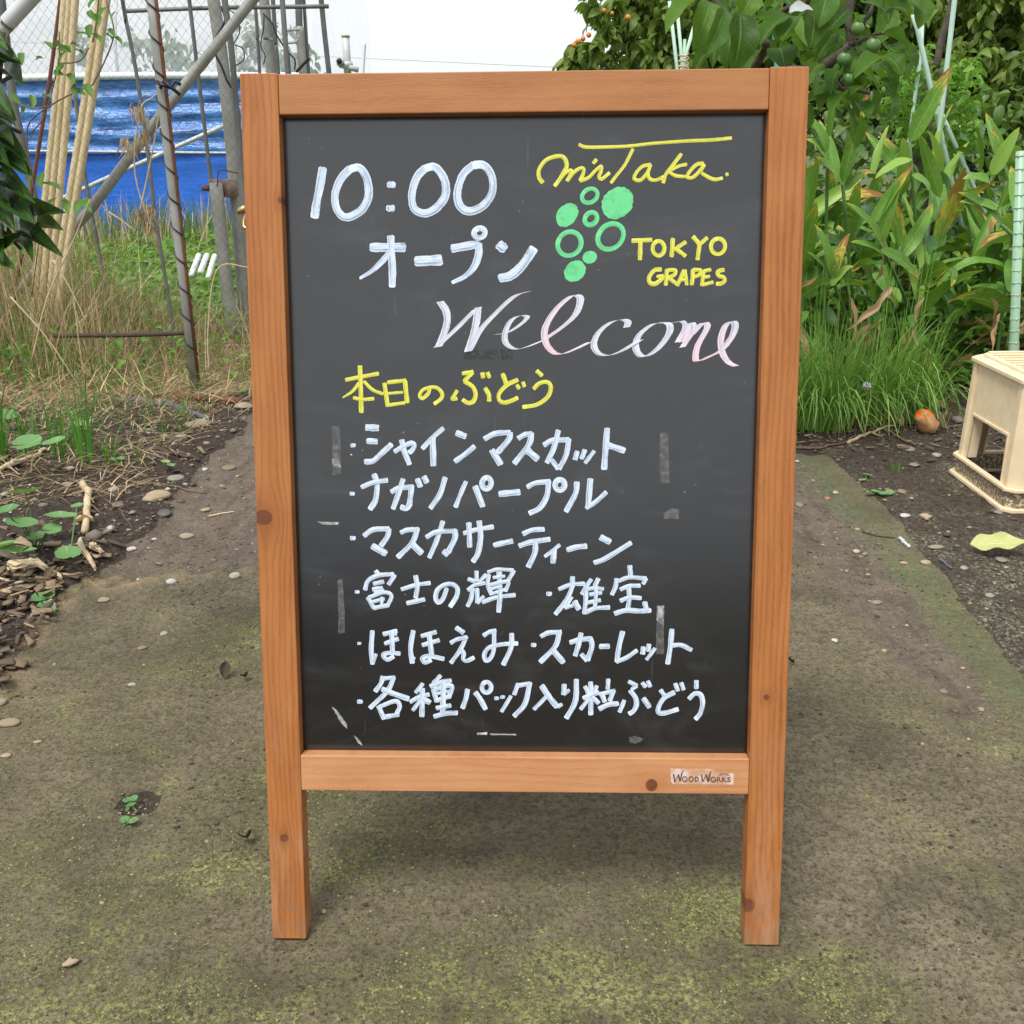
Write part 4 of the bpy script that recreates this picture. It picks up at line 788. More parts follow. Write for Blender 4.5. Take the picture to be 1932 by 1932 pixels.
# dead dark leaves on the moss
def place(me, nm, loc, Rm, sc, parent=None):
    o = link(nm,me,parent); o.matrix_world = Matrix(m4(Rm,sc,loc).tolist()); return o
def from_tpl(nm,t,mat): return mesh(nm,t[0],t[1],mat,True,t[2])
dead = from_tpl('dead_leaf',leaf_tpl(elli,1,.6,6,2,.5,-.6,.3,.5,seed=4),M['root'])
for px,py,s,lb in ((468,1583,.034,'dark curled dead leaf on the moss beside the left post'),(422,1284,.034,'dark crumpled leaf on the moss left of the left post'),(464,1281,.026,'small dark leaf scrap touching the crumpled leaf'),(1499,1255,.02,'dark crumb on the moss at the right post')):
    p = GG(px,py); o = place(dead,'dead_leaf',(p.x,p.y,p.z+.004),eul(.1,.2,rng.random()*6),(s,s,s)); tag(o,lb,'dead leaf')
lf = from_tpl('fallen_leaf',leaf_tpl(ovate,1,.50,16,4,.16,-.3,.22,.15,.10,seed=8),M['fallen'])
p = GG(1832,1042); o = place(lf,'fallen_leaf',(p.x-.005,p.y,p.z+.018),eul(-.15,.35,R(-105)),(.12,.12,.12)); tag(o,'large pale yellow green leaf fallen on the lichen at the right edge','fallen leaf')
lf2 = from_tpl('fallen_leaf',leaf_tpl(ovate,1,.5,8,2,.5,.8,.3,.6,seed=9),M['dry'])
for px,py,s,az,lb in ((1700,812,.07,.6,'curled reddish brown leaf left of the orange topped lump'),(1790,772,.08,2.5,'brown leaf leaning against the mauve stone'),(1598,785,.06,1.,'greyish curled leaf at the chive roots'),(180,1003,.05,2.,'tan curled leaf at the soil edge')):
    p = GG(px,py); o = place(lf2,'fallen_leaf',(p.x,p.y,p.z+.012),eul(.3,.2,az),(s,s,s)); tag(o,lb,'fallen leaf')

# ================================================================== STEP STOOL
b = NB('beige_plastic'); n = b.noise(scale=22,detail=6,rough=.7); n2 = b.noise(b.vmul(b.co.outputs['Object'],(40,40,9)),1,5,.7); x,y,z = b.sep(b.co.outputs['Object'])
c0 = b.mix(b.ramp(n,(.35,0),(.7,1)),(.78,.64,.43),(.68,.54,.34)); c0 = b.mix(b.math('MULTIPLY',b.ramp(n2,(.55,0),(.75,1)),.38),c0,(.42,.31,.18))
n3 = b.noise(scale=120,detail=4,rough=.8); low = b.math('MULTIPLY',b.math('LESS_THAN',b.math('ABSOLUTE',b.math('SUBTRACT',z,.031)),.0215),b.ramp(n3,(.40,0),(.50,1))); c0 = b.mix(b.math('MULTIPLY',low,.9),c0,(.10,.075,.05))
M['beige'] = b.pbr(c0,.5,b.bump(n3,.15,.001),0,.4)
SX,SY,SWx,SDy,SH = 1.245,2.478,.40,.345,.338
st = root('step_stool',(SX+SWx/2,SY+SDy/2,gz(1.35,2.6)),'weathered beige plastic step stool with cut out sides at the right edge','step stool')
def loop_pts(w,d,ch,z): return [(-w/2+ch,-d/2,z),(w/2-ch,-d/2,z),(w/2,-d/2+ch,z),(w/2,d/2-ch,z),(w/2-ch,d/2,z),(-w/2+ch,d/2,z),(-w/2,d/2-ch,z),(-w/2,-d/2+ch,z)]
def ring_solid(nm,lv,mat,thick=0,parent=st,bev=.0015):
    bm = bmesh.new(); L = [[bm.verts.new(p) for p in l] for l in lv]; n=len(L[0])
    for a,c in zip(L,L[1:]):
        for i in range(n): bm.faces.new([a[i],a[(i+1)%n],c[(i+1)%n],c[i]])
    bm.faces.new(L[0][::-1]); bm.faces.new(L[-1]); return link(nm,bm_mesh(nm,bm,mat,bev,2),parent)
def wfun(z): t=z/SH; return SWx*(1-.04*t), SDy*(1-.04*t)
def band(nm,z0,z1,ex,ch=.022,th=.006):
    bm = bmesh.new(); rows=[]
    for z,in_ in ((z0,0),(z1,0),(z1,1),(z0,1)):
        w_,d_ = wfun(z); e = ex-(th+ex if in_ else 0); rows.append([bm.verts.new(p) for p in loop_pts(w_+2*e,d_+2*e,ch,z)])
    for a,c in zip(rows,rows[1:]+rows[:1]):
        for i in range(8): bm.faces.new([a[i],a[(i+1)%8],c[(i+1)%8],c[i]])
    return link(nm,bm_mesh(nm,bm,M['beige'],.0012,2),st)
band('foot_rim',0,.009,.012); band('base_band',.009,.052,.001); band('base_rim',.052,.060,.010)
# corner posts and side panels with windows
def panel_side(sgn_axis):
    ax,s = sgn_axis
    def pt(u,z,off):
        w_,d_ = wfun(z)
        return (s*(w_/2-off),u*(d_/2-.022),z) if ax=='x' else (u*(w_/2-.022),s*(d_/2-.0-off),z)
    zb,zt = .060,SH-.016; wz = .180; wu0=.73; wu1=.70
    outer = [(-1,zb),(-wu0,zb),(wu0,zb),(1,zb),(1,zt),(-1,zt)]
    bm = bmesh.new()
    prof = [(-1,zb),(-wu0,zb),(-wu1,wz),(wu1,wz),(wu0,zb),(1,zb),(1,zt),(wu1,zt),(-wu1,zt),(-1,zt)]
    fs = [(0,1,2,8,9),(2,3,7,8),(3,4,5,6,7)]
    f_ = [bm.verts.new(pt(u,z,.006)) for u,z in prof]; k_ = [bm.verts.new(pt(u,z,.010)) for u,z in prof]
    for q in fs: bm.faces.new([f_[i] for i in q]); bm.faces.new([k_[i] for i in reversed(q)])
    for i in range(10): j=(i+1)%10; bm.faces.new([f_[i],f_[j],k_[j],k_[i]])
    link('side_panel',bm_mesh('side_panel',bm,M['beige'],0),st)
    # window lining
    bm = bmesh.new(); w3 = [(-wu0,zb),(-wu1,wz),(wu1,wz),(wu0,zb)]
    A1=[bm.verts.new(pt(u,z,.002)) for u,z in w3]; A2=[bm.verts.new(pt(u,z,.034)) for u,z in w3]
    w4 = [(-wu0-.035,zb),(-wu1-.03,wz+.006),(wu1+.03,wz+.006),(wu0+.035,zb)]
    B1=[bm.verts.new(pt(u,z,.002)) for u,z in w4]; B2=[bm.verts.new(pt(u,z,.034)) for u,z in w4]
    for i in range(3):
        bm.faces.new([A1[i],A1[i+1],A2[i+1],A2[i]]); bm.faces.new([B2[i],B2[i+1],B1[i+1],B1[i]]); bm.faces.new([A1[i+1],A1[i],B1[i],B1[i+1]]); bm.faces.new([A2[i],A2[i+1],B2[i+1],B2[i]])
    link('window_rim',bm_mesh('window_rim',bm,M['beige'],0),st)
for q in (('x',-1),('x',1),('y',-1),('y',1)): panel_side(q)
for sx in (-1,1):
    for sy in (-1,1):
        bm = bmesh.new(); rows=[]
        for z in (.060,SH-.016):
            w_,d_ = wfun(z); a=w_/2; d=d_/2; c=.022
            rows.append([bm.verts.new((sx*X_,sy*Y_,z)) for X_,Y_ in ((a,d-c-.020),(a,d-c),(a-c,d),(a-c-.020,d),(a-c-.020,d-.012),(a-c,d-.014),(a-.014,d-c),(a-.012,d-c-.020))])
        for i in range(8): bm.faces.new([rows[0][i],rows[0][(i+1)%8],rows[1][(i+1)%8],rows[1][i]])
        bm.faces.new(rows[0][::-1]); bm.faces.new(rows[1]); link('corner_post',bm_mesh('corner_post',bm,M['beige'],.001,1),st)
wt,dt = wfun(SH)
ring_solid('top_rim',[loop_pts(wt+.014,dt+.014,.024,SH-.016),loop_pts(wt+.014,dt+.014,.024,SH-.006),loop_pts(wt-.016,dt-.016,.02,SH)],M['beige'])
ring_solid('tread',[loop_pts(wt-.030,dt-.030,.02,SH+.0003),loop_pts(wt-.034,dt-.034,.02,SH+.007)],M['beige'])
for i in range(9):
    yv = -dt/2+.035+i*(dt-.07)/8; bm = bmesh.new(); box_bm(bm,-wt/2+.03,wt/2-.03,yv-.006,yv+.006,SH+.0075,SH+.0115); link('tread_rib',bm_mesh('tread_rib',bm,M['beige'],.0015,1),st)

# ================================================================== LEFT: POLES, NET, GREENHOUSE
def pole(nm, pts, d, wpx, mat, label, cat, up=.9, ground=True, sides=10, group=None, d2=None):
    n=len(pts); P = [D(q[0],q[1],d+(0 if d2 is None else (d2-d)*i/(n-1))) for i,q in enumerate(pts)]
    if up: e = (P[0]-P[1]).normalized(); P = [P[0]+e*up]+P
    if ground:
        e = (P[-1]-P[-2]).normalized()
        if e.z < -.2: P = P+[P[-1]+e*((P[-1].z+.04)/-e.z)]
    r = wpx/FOC*d/2
    Q = cr_spline([tuple(p) for p in P],5) if len(P)>2 else np.array([tuple(p) for p in P])
    o = link(nm,tubes_mesh(nm,[(Q,np.full(len(Q),r))],mat,sides)); return tag(o,label,cat,group)
# leaning rusty post with twine
P0,P1 = D(286,0,3.9),D(370,742,3.905); e=(P0-P1).normalized(); tp = root('leaning_post',P1,'leaning rusty grey iron post wrapped with black twine left of the sign','post')
Pa = [P1-e*.05-P1, e*.5, e*1.0, P0+e*.7-P1]
link('shaft',tubes_mesh('shaft',[(np.array([tuple(p) for p in Pa]),.0185)],M['steel'],10),tp)
sd_ = e.cross(Vector((0,1,0))).normalized()
link('rust_edge',tubes_mesh('rust_edge',[(np.array([tuple(p-sd_*.015+Vector((0,-.006,0))) for p in Pa]),.008)],M['rust'],6),tp)
Lp = (P0+e*.7-P1).length; tt = np.linspace(0,1,520); sq = np.array([tuple(e*(t*Lp)+(sd_*math.cos(t*Lp*60)+Vector((0,1,0))*math.sin(t*Lp*60))*.0205) for t in tt])
link('twine',tubes_mesh('twine',[(sq,.0030)],M['black'],4),tp)
kn = D(313,160,3.87)-P1; link('tie_knot',tubes_mesh('tie_knot',[(np.array([tuple(kn+Vector(q)) for q in ((-.03,0,.01),(-.01,-.02,0),(.02,-.01,-.01),(.03,0,.012),(.05,0,.0))]),.007),(np.array([tuple(kn+Vector(q)) for q in ((-.02,0,-.01),(0,-.02,.01),(.03,-.02,-.015),(.04,.01,-.03))]),.006)],M['black'],6),tp)
pole('steel_pipe',[(403,0),(422,136),(441,330),(455,520)],4.9,22,M['steel'],'thick galvanised pipe rising behind the left post of the sign','pipe')
q = pole('steel_pipe',[(407,345),(427,526),(441,636)],4.8,24,M['steel'],'short thick pipe clamped to the galvanised pipe','pipe',up=0,ground=False)
cl = root('pipe_clamp',D(420,355,4.85),'rusty clamp joining the two thick pipes behind the sign','clamp'); c0=cl.location
for dx,w_ in ((-.024,.024),(.03,.026)):
    bm = bmesh.new(); bmesh.ops.create_cone(bm,segments=14,radius1=w_*1.45,radius2=w_*1.45,depth=.075,cap_ends=True); o=link('clamp_jaw',bm_mesh('clamp_jaw',bm,M['rust_part'],.002,1,True),cl); o.location=(dx,0,0)
bm = bmesh.new(); bmesh.ops.create_cone(bm,segments=8,radius1=.012,radius2=.012,depth=.03,cap_ends=True); o=link('bolt',bm_mesh('bolt',bm,M['rust'],0),cl); o.location=(-.075,0,0); o.rotation_euler=(0,R(90),0)
pole('steel_pipe',[(424,0),(438,109),(457,340),(470,520)],4.7,11,M['steel_dark'],'thin dark pipe hugging the left edge of the sign','pipe')
pole('brace_pipe',[(476,0),(300,223),(175,389),(125,447)],4.6,18,M['steel'],'long diagonal brace pipe crossing in front of the blue sheet','pipe')
pole('thin_pipe',[(231,0),(238,40),(256,130),(277,272),(291,395),(304,476)],4.5,7,M['steel_dark'],'thin grey pipe left of the leaning rusty post','pipe')
pole('thin_pipe',[(357,0),(373,136),(398,340),(414,490)],5.0,7,M['steel_dark'],'thin grey pipe between the leaning post and the thick pipe','pipe')
pole('thin_pipe',[(134,110),(155,290),(166,365),(187,476)],5.1,7,M['steel_dark'],'thin grey pipe between the two bundles of cream poles','pipe',up=0)
pole('steel_pipe',[(2,0),(25,190),(46,290)],4.75,15,M['steel_dark'],'dull grey pipe behind the evergreen shrub at the left edge','pipe')
pole('brace_pipe',[(54,0),(8,50),(-60,122)],3.7,27,M['steel_light'],'pale diagonal pipe cutting the upper left corner','pipe',ground=False)
for nm,a,b_,w_,m_,lb in (('brown_pole',(114,0),(68,310),7,'brownpole','slim brown pole on the left of the cream pole bundle'),('cream_pole',(122,0),(86,372),13,'cream','leftmost cream pole of the left bundle'),('cream_pole',(131,0),(96,390),12,'cream','middle cream pole of the left bundle'),('cream_pole',(142,0),(109,400),13,'cream','rightmost cream pole of the left bundle'),('cream_pole',(187,0),(126,405),14,'cream','left cream pole of the right bundle'),('cream_pole',(201,0),(138,408),14,'cream','right cream pole of the right bundle')):
    pole(nm,[a,((a[0]+b_[0])/2+2,(a[1]+b_[1])/2),b_],4.45,w_,M[m_],lb,'pole',group='cream poles leaning behind the net' if nm=='cream_pole' else None)
pole('top_rail_pipe',[(237,21),(400,15),(620,12)],5.05,7,M['steel_dark'],'thin horizontal rusty pipe high behind the net','pipe',up=0,ground=False)
pole('bottom_rail_pipe',[(100,633),(240,632),(352,628)],4.0,9,M['root'],'low dark horizontal rail in the dry grass','pipe',up=0,ground=False)
pole('low_pipe',[(240,494),(340,494),(470,488)],7.5,6,M['steel_dark'],'low thin grey pipe lying across the green field','pipe',up=0,ground=False)
pole('steel_pipe',[(498,0),(506,70),(512,140)],5.2,18,M['steel'],'thick weathered pipe just above the top left of the sign','pipe')
pole('thin_pipe',[(481,0),(486,70),(490,140)],5.3,6,M['steel_dark'],'thinnest pipe at the left of the pipe group above the sign','pipe')
pole('thin_pipe',[(515,0),(520,80),(525,140)],5.15,7.5,M['steel_dark'],'thin pipe touching the thick weathered pipe above the sign','pipe')
pole('steel_pipe',[(563,0),(565,58)],5.2,12,M['steel_dark'],'dark upper pipe sleeve above the sign','pipe',ground=False)
pole('steel_pipe',[(565,50),(572,140)],5.2,15,M['steel'],'grey lower pipe with the bent handle above the sign','pipe',up=0)
pole('thin_pipe',[(573,0),(582,135)],5.25,6,M['steel_dark'],'thin pipe right of the grey pipe with the bent handle','pipe')
pole('corner_pipe',[(606,0),(612,60),(621,140)],5.4,9,M['steel_dark'],'dark pipe at the right end of the net above the sign','pipe')
pole('blue_pipe',[(541,101),(545,150)],5.1,10,M['blue_pipe'],'short blue plastic pipe behind the top rail of the sign','pipe',up=0)
hp = [D(*q,5.1) for q in ((565,56),(542,58),(540,68),(541,80),(560,78),(563,66))]
tag(link('bent_handle',tubes_mesh('bent_handle',[(cr_spline([tuple(p) for p in hp],4),.006)],M['steel_light'],7)),'bent pale metal handle hooked on the grey pipe','handle')
for pts,r_,lb in (([(418,12),(424,40),(408,70),(404,95),(418,125),(430,155),(442,170)],.005,'long black strap hanging on the galvanised pipe'),([(424,14),(446,30),(452,60),(440,84)],.0025,'upper black wire loop beside the strap'),([(441,84),(458,92),(460,112),(445,124)],.0025,'lower black wire loop beside the strap'),([(496,25),(514,45),(520,62),(540,95),(556,112),(556,132)],.0035,'black cable draped across the pipe group above the sign'),([(498,30),(497,55),(492,85),(500,105),(497,122)],.0025,'thin dark wire hanging on the thick weathered pipe'),([(559,136),(570,124),(584,109)],.006,'black strap end sticking up behind the sign'),([(410,352),(414,322),(440,325),(460,328)],.003,'rusty wire bent over the clamp')):
    tag(link('strap',tubes_mesh('strap',[(cr_spline([tuple(D(*q,4.75)) for q in pts],6),r_)],M['black'] if 'rusty' not in lb else M['rust'],6)),lb,'strap')
# white vent pipe beyond
vp = root('vent_pipe',D(652,136,9.),'grey vent pipe with valve fittings standing beyond the sign top','pipe'); c0 = vp.location.copy()
def rel(pts,d,c): return np.array([tuple(D(*q,d)-c) for q in pts])
link('pipe_body',tubes_mesh('pipe_body',[(np.vstack([rel([(652,68),(655,118)],9.,c0),rel([(656,118),(656,140)],9,c0)])[[0,1,3]],.030)],M['steel_light'],10),vp)
link('cap',tubes_mesh('cap',[(rel([(652,66),(652,70)],9.,c0),.034)],M['palewood'],10),vp)
link('fitting',tubes_mesh('fitting',[(rel([(654,117),(656,128)],9.,c0),.045),(rel([(640,122),(676,132)],8.98,c0),.022),(rel([(640,112),(643,122)],8.95,c0),.03)],M['steel_light'],10),vp)
link('valve_mouth',tubes_mesh('valve_mouth',[(np.array([tuple(D(640,115,8.9)-c0),tuple(D(640,115,8.93)-c0)]),.022)],M['black'],10),vp)
pole('vent_post',[(688,78),(684,140)],10,6,M['white'],'slim white post right of the grey vent pipe','post',up=0)
# netting
nl=[]; yN=4.3
def netp(u,z): return (u, yN+.02*math.sin(u*3)+.01*math.sin(z*5+u), z)
x0_,x1_,z1_ = -3.1,-.84,2.6; step=.034
for s in (-1,1):
    u=x0_-z1_ if s>0 else x0_
    while u < (x1_ if s>0 else x1_+z1_):
        P=[]
        for z in np.arange(.1,z1_,.055):
            x = u+s*z*.82
            if x0_<x<x1_: P.append(netp(x+rng.normal(0,.0025),z))
        if len(P)>2: nl.append((np.array(P),.00055))
        u+=step
net = root('wire_fence',(-1.8,yN,0),'sagging diamond wire net stretched in front of the blue sheet','fence')
o = link('net_mesh',tubes_mesh('net_mesh',[(P-np.array([-1.8,yN,0]),r) for P,r in nl],M['netwire'],3,False),net); o['kind']='stuff'
for z,lb in ((2.55,0),(.12,0)): link('line_wire',tubes_mesh('line_wire',[(np.array([netp(x,z) for x in np.linspace(x0_,x1_,20)])-np.array([-1.8,yN,0]),.0018)],M['netwire'],4),net)
for x in (x0_,x1_): link('end_post',tubes_mesh('end_post',[(np.array([(x+1.8,.03,-.1),(x+1.8,.03,2.7)]),.010)],M['steel_dark'],8),net)
# three white cylinders
for k,(a,b_,lb) in enumerate((((376,479),(360,522),'leftmost of three white ribbed cylinders leaning in the field'),((391,479),(377,516),'middle of three white ribbed cylinders leaning in the field'),((406,480),(392,526),'rightmost of three white ribbed cylinders leaning in the field'))):
    A0,B1 = D(*a,6.2),D(*b_,6.1); n=14; P=np.array([tuple(A0.lerp(B1,t)) for t in np.linspace(0,1,n)]); rad = .0155*(1+.07*np.array([i%2 for i in range(n)])); rad[0]*=.7; rad[-1]*=.85
    tag(link('white_cylinder',tubes_mesh('white_cylinder',[(P,rad)],M['white'],12)),lb,'cylinder','white cylinders leaning on the low pipe')

# greenhouse
GY = 11.0
ghs = root('greenhouse',(-6,GY,0),'long greenhouse with blue sheet skirt and milky film above','greenhouse')
gx0,gx1 = -13.,-1.92
b = NB('blue_sheet'); pos=b.co.outputs['Object']; n=b.noise(b.vmul(pos,(1,1,2.2)),2.2,5,.6); n2=b.noise(b.vmul(pos,(2.,1,9)),3,4,.6)
M['blue'] = b.pbr(b.mix(b.ramp(n,(.3,0),(.7,1)),(.02,.13,.58),(.04,.20,.80)),.42,b.bump(b.math('ADD',n,n2),.25,.03),0,.3)
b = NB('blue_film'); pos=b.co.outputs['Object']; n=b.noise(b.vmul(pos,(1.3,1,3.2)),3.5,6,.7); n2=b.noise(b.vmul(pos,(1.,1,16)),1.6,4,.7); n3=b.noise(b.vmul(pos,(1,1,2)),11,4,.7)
c = b.mix(b.ramp(n,(.40,0),(.58,1)),(.024,.115,.38),(.07,.26,.70)); c = b.mix(b.math('MULTIPLY',b.math('MULTIPLY',b.ramp(n2,(.48,0),(.58,1)),b.ramp(n3,(.44,0),(.52,1))),b.math('ADD',.22,b.ramp(b.math('ADD',b.sep(pos)[2],b.math('MULTIPLY',n,.3)),(.93,.9),(1.08,.0)))),c,(.52,.66,.78)); c=b.mix(b.math('MULTIPLY',b.ramp(n3,(.55,0),(.66,1)),.5),c,(.05,.14,.15))  # reflected greenery painted into the colour as dark teal mottling, plus pale streaks
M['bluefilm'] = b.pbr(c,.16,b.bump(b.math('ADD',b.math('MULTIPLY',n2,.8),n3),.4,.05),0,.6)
def sheet(nm,x0,x1,z0,z1,nx_,nz_,f,mat,par,th=.012):
    us=np.linspace(x0,x1,nx_); zs=np.linspace(z0,z1,nz_); U_,Z_=np.meshgrid(us,zs); Yv=f(U_,Z_)
    V=np.stack([U_+6,Yv,Z_],-1).reshape(-1,3); i=np.arange(nx_*nz_).reshape(nz_,nx_); F=np.stack([i[:-1,:-1],i[:-1,1:],i[1:,1:],i[1:,:-1]],-1).reshape(-1,4)
    V2=V.copy(); V2[:,1]+=th; n=len(V); F=np.r_[F,F[:,::-1]+n]; V=np.r_[V,V2]
    return link(nm,mesh(nm,V,F,mat,True),par)
zt_ = D(300,150,GY).z; zm_ = D(300,288,GY).z
sheet('blue_skirt',gx0,gx1,0,zm_+.03,160,14,lambda u,z:.05*fbm(u*2,z*1.2,3)-.03+.02*np.sin(u*2.7),M['blue'],ghs)
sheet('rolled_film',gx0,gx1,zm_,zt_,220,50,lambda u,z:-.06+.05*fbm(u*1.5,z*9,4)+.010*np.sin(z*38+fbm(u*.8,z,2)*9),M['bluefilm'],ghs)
link('edge_tube',tubes_mesh('edge_tube',[(np.array([(x+6,-.06+.01*math.sin(x*2),zt_+.02+.012*math.sin(x*1.3)) for x in np.linspace(gx0,gx1,40)]),.034)],M['white'],8),ghs)
link('hem_tube',tubes_mesh('hem_tube',[(np.array([(x+6,-.09+.01*math.sin(x*2),zm_+.01+.02*math.sin(x*1.1+1)) for x in np.linspace(gx0,gx1,40)]),.012)],M['steel_light'],8),ghs)
b = NB('milky_film'); n=b.noise(b.vmul(b.co.outputs['Object'],(1,1,1.5)),4,5,.6); p_=b.n('BsdfPrincipled'); p_.inputs['Base Color'].default_value=(.85,.88,.9,1); p_.inputs['Roughness'].default_value=.35
t_=b.n('BsdfTranslucent'); t_.inputs[0].default_value=(.9,.93,.95,1); m1=b.n('MixShader'); m1.inputs[0].default_value=.75; b.t.links.new(p_.outputs[0],m1.inputs[1]); b.t.links.new(t_.outputs[0],m1.inputs[2])
tr=b.n('BsdfTransparent'); m2=b.n('MixShader'); b.set(m2.inputs[0],b.ramp(n,(.35,.82),(.65,.66))); b.t.links.new(m1.outputs[0],m2.inputs[1]); b.t.links.new(tr.outputs[0],m2.inputs[2]); b.t.links.new(m2.outputs[0],b.out.inputs[0]); M['film']=b.m
def film_f(u,z): t=np.clip((z-zt_)/1.6,0,1); return t*t*1.1+.02*np.sin(u*3+z*2)+.02*fbm(u*3,z*3,2)
sheet('film_wall',gx0,gx1,zt_+.03,zt_+1.75,100,24,film_f,M['film'],ghs)
for x in np.arange(gx0,gx1+.1,1.15): link('hoop',tubes_mesh('hoop',[(np.array([(x+6,float(film_f(np.array(x),np.array(z)))+.05,z) for z in np.linspace(0,zt_+1.75,12)]),.016)],M['steel_light'],6),ghs)
V=np.array([(gx1+6,0,0),(gx1+6,5,0),(gx1+6,5,2.6),(gx1+6,1.2,zt_+1.75),(gx1+6,0,zt_+.1)]); link('end_film',mesh('end_film',V,[(0,1,2,3,4)],M['film']),ghs)
pole('blue_brace',[(140,364),(425,236)],GY-.4,8,M['steel_light'],'pale slanting tube in front of the blue sheet','pipe',up=.3,ground=False)
for a,b_,lb in (((700,126),(2400,118),'upper thin overhead cable beyond the sign'),((640,130),(2400,150),'lower thin overhead cable beyond the sign')):
    pass
A0,B1=D(560,104,40),D(860,118,40); tag(link('overhead_cable',tubes_mesh('overhead_cable',[(np.array([tuple(A0-(B1-A0)*2),tuple(A0),tuple(B1),tuple(B1+(B1-A0)*3)]),.012)],M['steel_light'],5)),'faint overhead cable against the white sky','cable')
for x in (-22,40): tag(link('cable_pole',tubes_mesh('cable_pole',[(np.array([(x,40,-.1),(x,40,7)]),.14)],M['steel_light'],8)),'far utility pole hidden %s'%('behind the greenhouse' if x<0 else 'behind the trees'),'pole')

# ================================================================== FOLIAGE
def leaf_between(me, A0, B1, wid, parent, up=None, roll=0., nm='leaf'):
    d = Vector(B1)-Vector(A0); L=d.length; y=d.normalized(); u = Vector(up) if up is not None else Vector((0,-.6,.8))
    x = y.cross(u).normalized(); z = x.cross(y)
    if roll: q = Matrix.Rotation(roll,3,y); x=q@x; z=q@z
    o = link(nm,me,parent); pl = parent.location if parent is not None else Vector((0,0,0))
    a = Vector(A0)-pl
    o.matrix_basis = Matrix(((x.x*wid,y.x*L,z.x*L,a.x),(x.y*wid,y.y*L,z.y*L,a.y),(x.z*wid,y.z*L,z.z*L,a.z),(0,0,0,1))); return o
# near persimmon tree: trunk stands behind the sign
per = [from_tpl('persimmon_leaf',leaf_tpl(ovate,1,1,14,3,.22,dr,wv*.5,.12,sd,seed=k),M['persimmon']) for k,(dr,wv,sd) in enumerate(((.5,.15,.05),(.9,.2,-.08),(.2,.12,.1),(1.2,.25,0)))]
und = from_tpl('persimmon_leaf_pale',leaf_tpl(ovate,1,.9,12,3,.2,.6,.1,.2,.1,seed=9),M['pale_under'])
PTD=2.75; tb = Vector((.62,2.95,0)); pt = root('persimmon_tree',tb,'persimmon tree with large glossy leaves and green fruits over the sign top right','tree')
br = lambda pts,d: [D(q[0],q[1],d) for q in pts]
limbs = [([tb,tb+Vector((.02,0,.5)),D(1400,150,2.9)],.030,.022),
 ([D(1400,150,2.9),D(1470,142,2.85),D(1526,134,2.78),D(1551,134,2.75),D(1569,116,2.73),D(1598,93,2.72),D(1607,85,2.72)],.020,.0115),
 (br([(1607,85),(1603,54),(1603,0),(1600,-60),(1590,-140)],2.72),.0125,.008),(br([(1551,134),(1578,158),(1590,168),(1640,175)],2.72),.009,.004),
 ([D(1400,150,2.9)]+br([(1446,91),(1418,63),(1375,29),(1340,0),(1310,-30)],2.6),.010,.005),([D(1400,150,2.9),D(1440,60,2.8),D(1480,20,2.7),D(1520,5,2.65),D(1540,-60,2.6)],.010,.005),
 (br([(1604,60),(1634,36),(1654,0),(1680,-40)],2.66),.006,.004),(br([(1607,85),(1640,70),(1665,62),(1690,70)],2.68),.005,.003),(br([(1598,93),(1640,110),(1667,108)],2.68),.005,.003)]
link('trunk',tubes_mesh('trunk',[(np.array([tuple(Vector(p)-tb) for p in limbs[0][0]]),[.032,.028,.022])],M['bark'],10),pt)
for L_,r0,r1 in limbs[1:]:
    P=cr_spline([tuple(Vector(p)-tb) for p in L_],5); P+=rng.normal(0,.0015,P.shape); link('limb',tubes_mesh('limb',[(P,np.linspace(r0,r1,len(P))*(1+.06*rng.standard_normal(len(P))))],M['bark'],8),pt)
big = [((1320,-6),(1257,63),34,2.45),((1340,4),(1312,86),40,2.5),((1366,20),(1323,116),36,2.45),((1395,27),(1400,132),46,2.42),((1379,70),(1370,132),28,2.5),((1489,30),(1429,66),32,2.5),((1506,30),(1485,86),42,2.5),((1535,26),(1538,76),38,2.5),((1471,90),(1484,132),44,2.55),((1440,95),(1400,128),28,2.6),((1678,12),(1722,28),24,2.6),((1740,2),(1741,38),30,2.6),((1676,17),(1678,46),18,2.6),((1665,64),(1735,96),26,2.55),((1678,88),(1708,106),28,2.6),((1667,106),(1709,126),34,2.55),((1666,108),(1614,148),34,2.5),((1573,62),(1540,107),20,2.65),((1611,158),(1644,168),28,2.6),((1656,153),(1693,165),30,2.6),((1598,176),(1569,214),30,2.55),((1618,195),(1640,215),28,2.6),((1550,150),(1530,190),30,2.6),((1545,120),(1520,150),30,2.65),((1598,20),(1560,60),26,2.65),((1560,-10),(1545,40),40,2.5),((1610,30),(1640,60),26,2.7),((1620,100),(1600,140),28,2.6),((1630,5),(1665,14),26,2.62),((1700,-8),(1740,10),26,2.6),((1470,-12),(1500,30),36,2.6),((1420,-20),(1405,30),34,2.6),((1570,160),(1545,205),28,2.6),((1586,130),(1560,165),26,2.58),((1640,150),(1610,190),30,2.6),((1660,120),(1700,150),28,2.62),((1700,100),(1730,130),24,2.66)]
for k,(a,b_,w_,d) in enumerate(big): leaf_between(per[k%4],D(*a,d+.03),D(*b_,d-.03),w_/FOC*d*1.25,pt,roll=rng.normal(0,.35))
leaf_between(und,D(1489,24,2.45),D(1534,14,2.45),32/FOC*2.45,pt)
for k in range(90):
    px,py = (rng.uniform(1520,1720),rng.uniform(-40,225)) if k<45 else (rng.uniform(1330,1560),rng.uniform(-70,120))
    if k<45 and (px>1660 and py>170): continue
    d = rng.uniform(2.7,3.15); a = rng.uniform(.3,2.8); L_ = rng.uniform(40,68); leaf_between(per[k%4],D(px,py,d),D(px+math.cos(a)*L_,py+math.sin(a)*L_,d+rng.normal(0,.06)),L_*.55/FOC*d,pt,roll=rng.normal(0,.7))
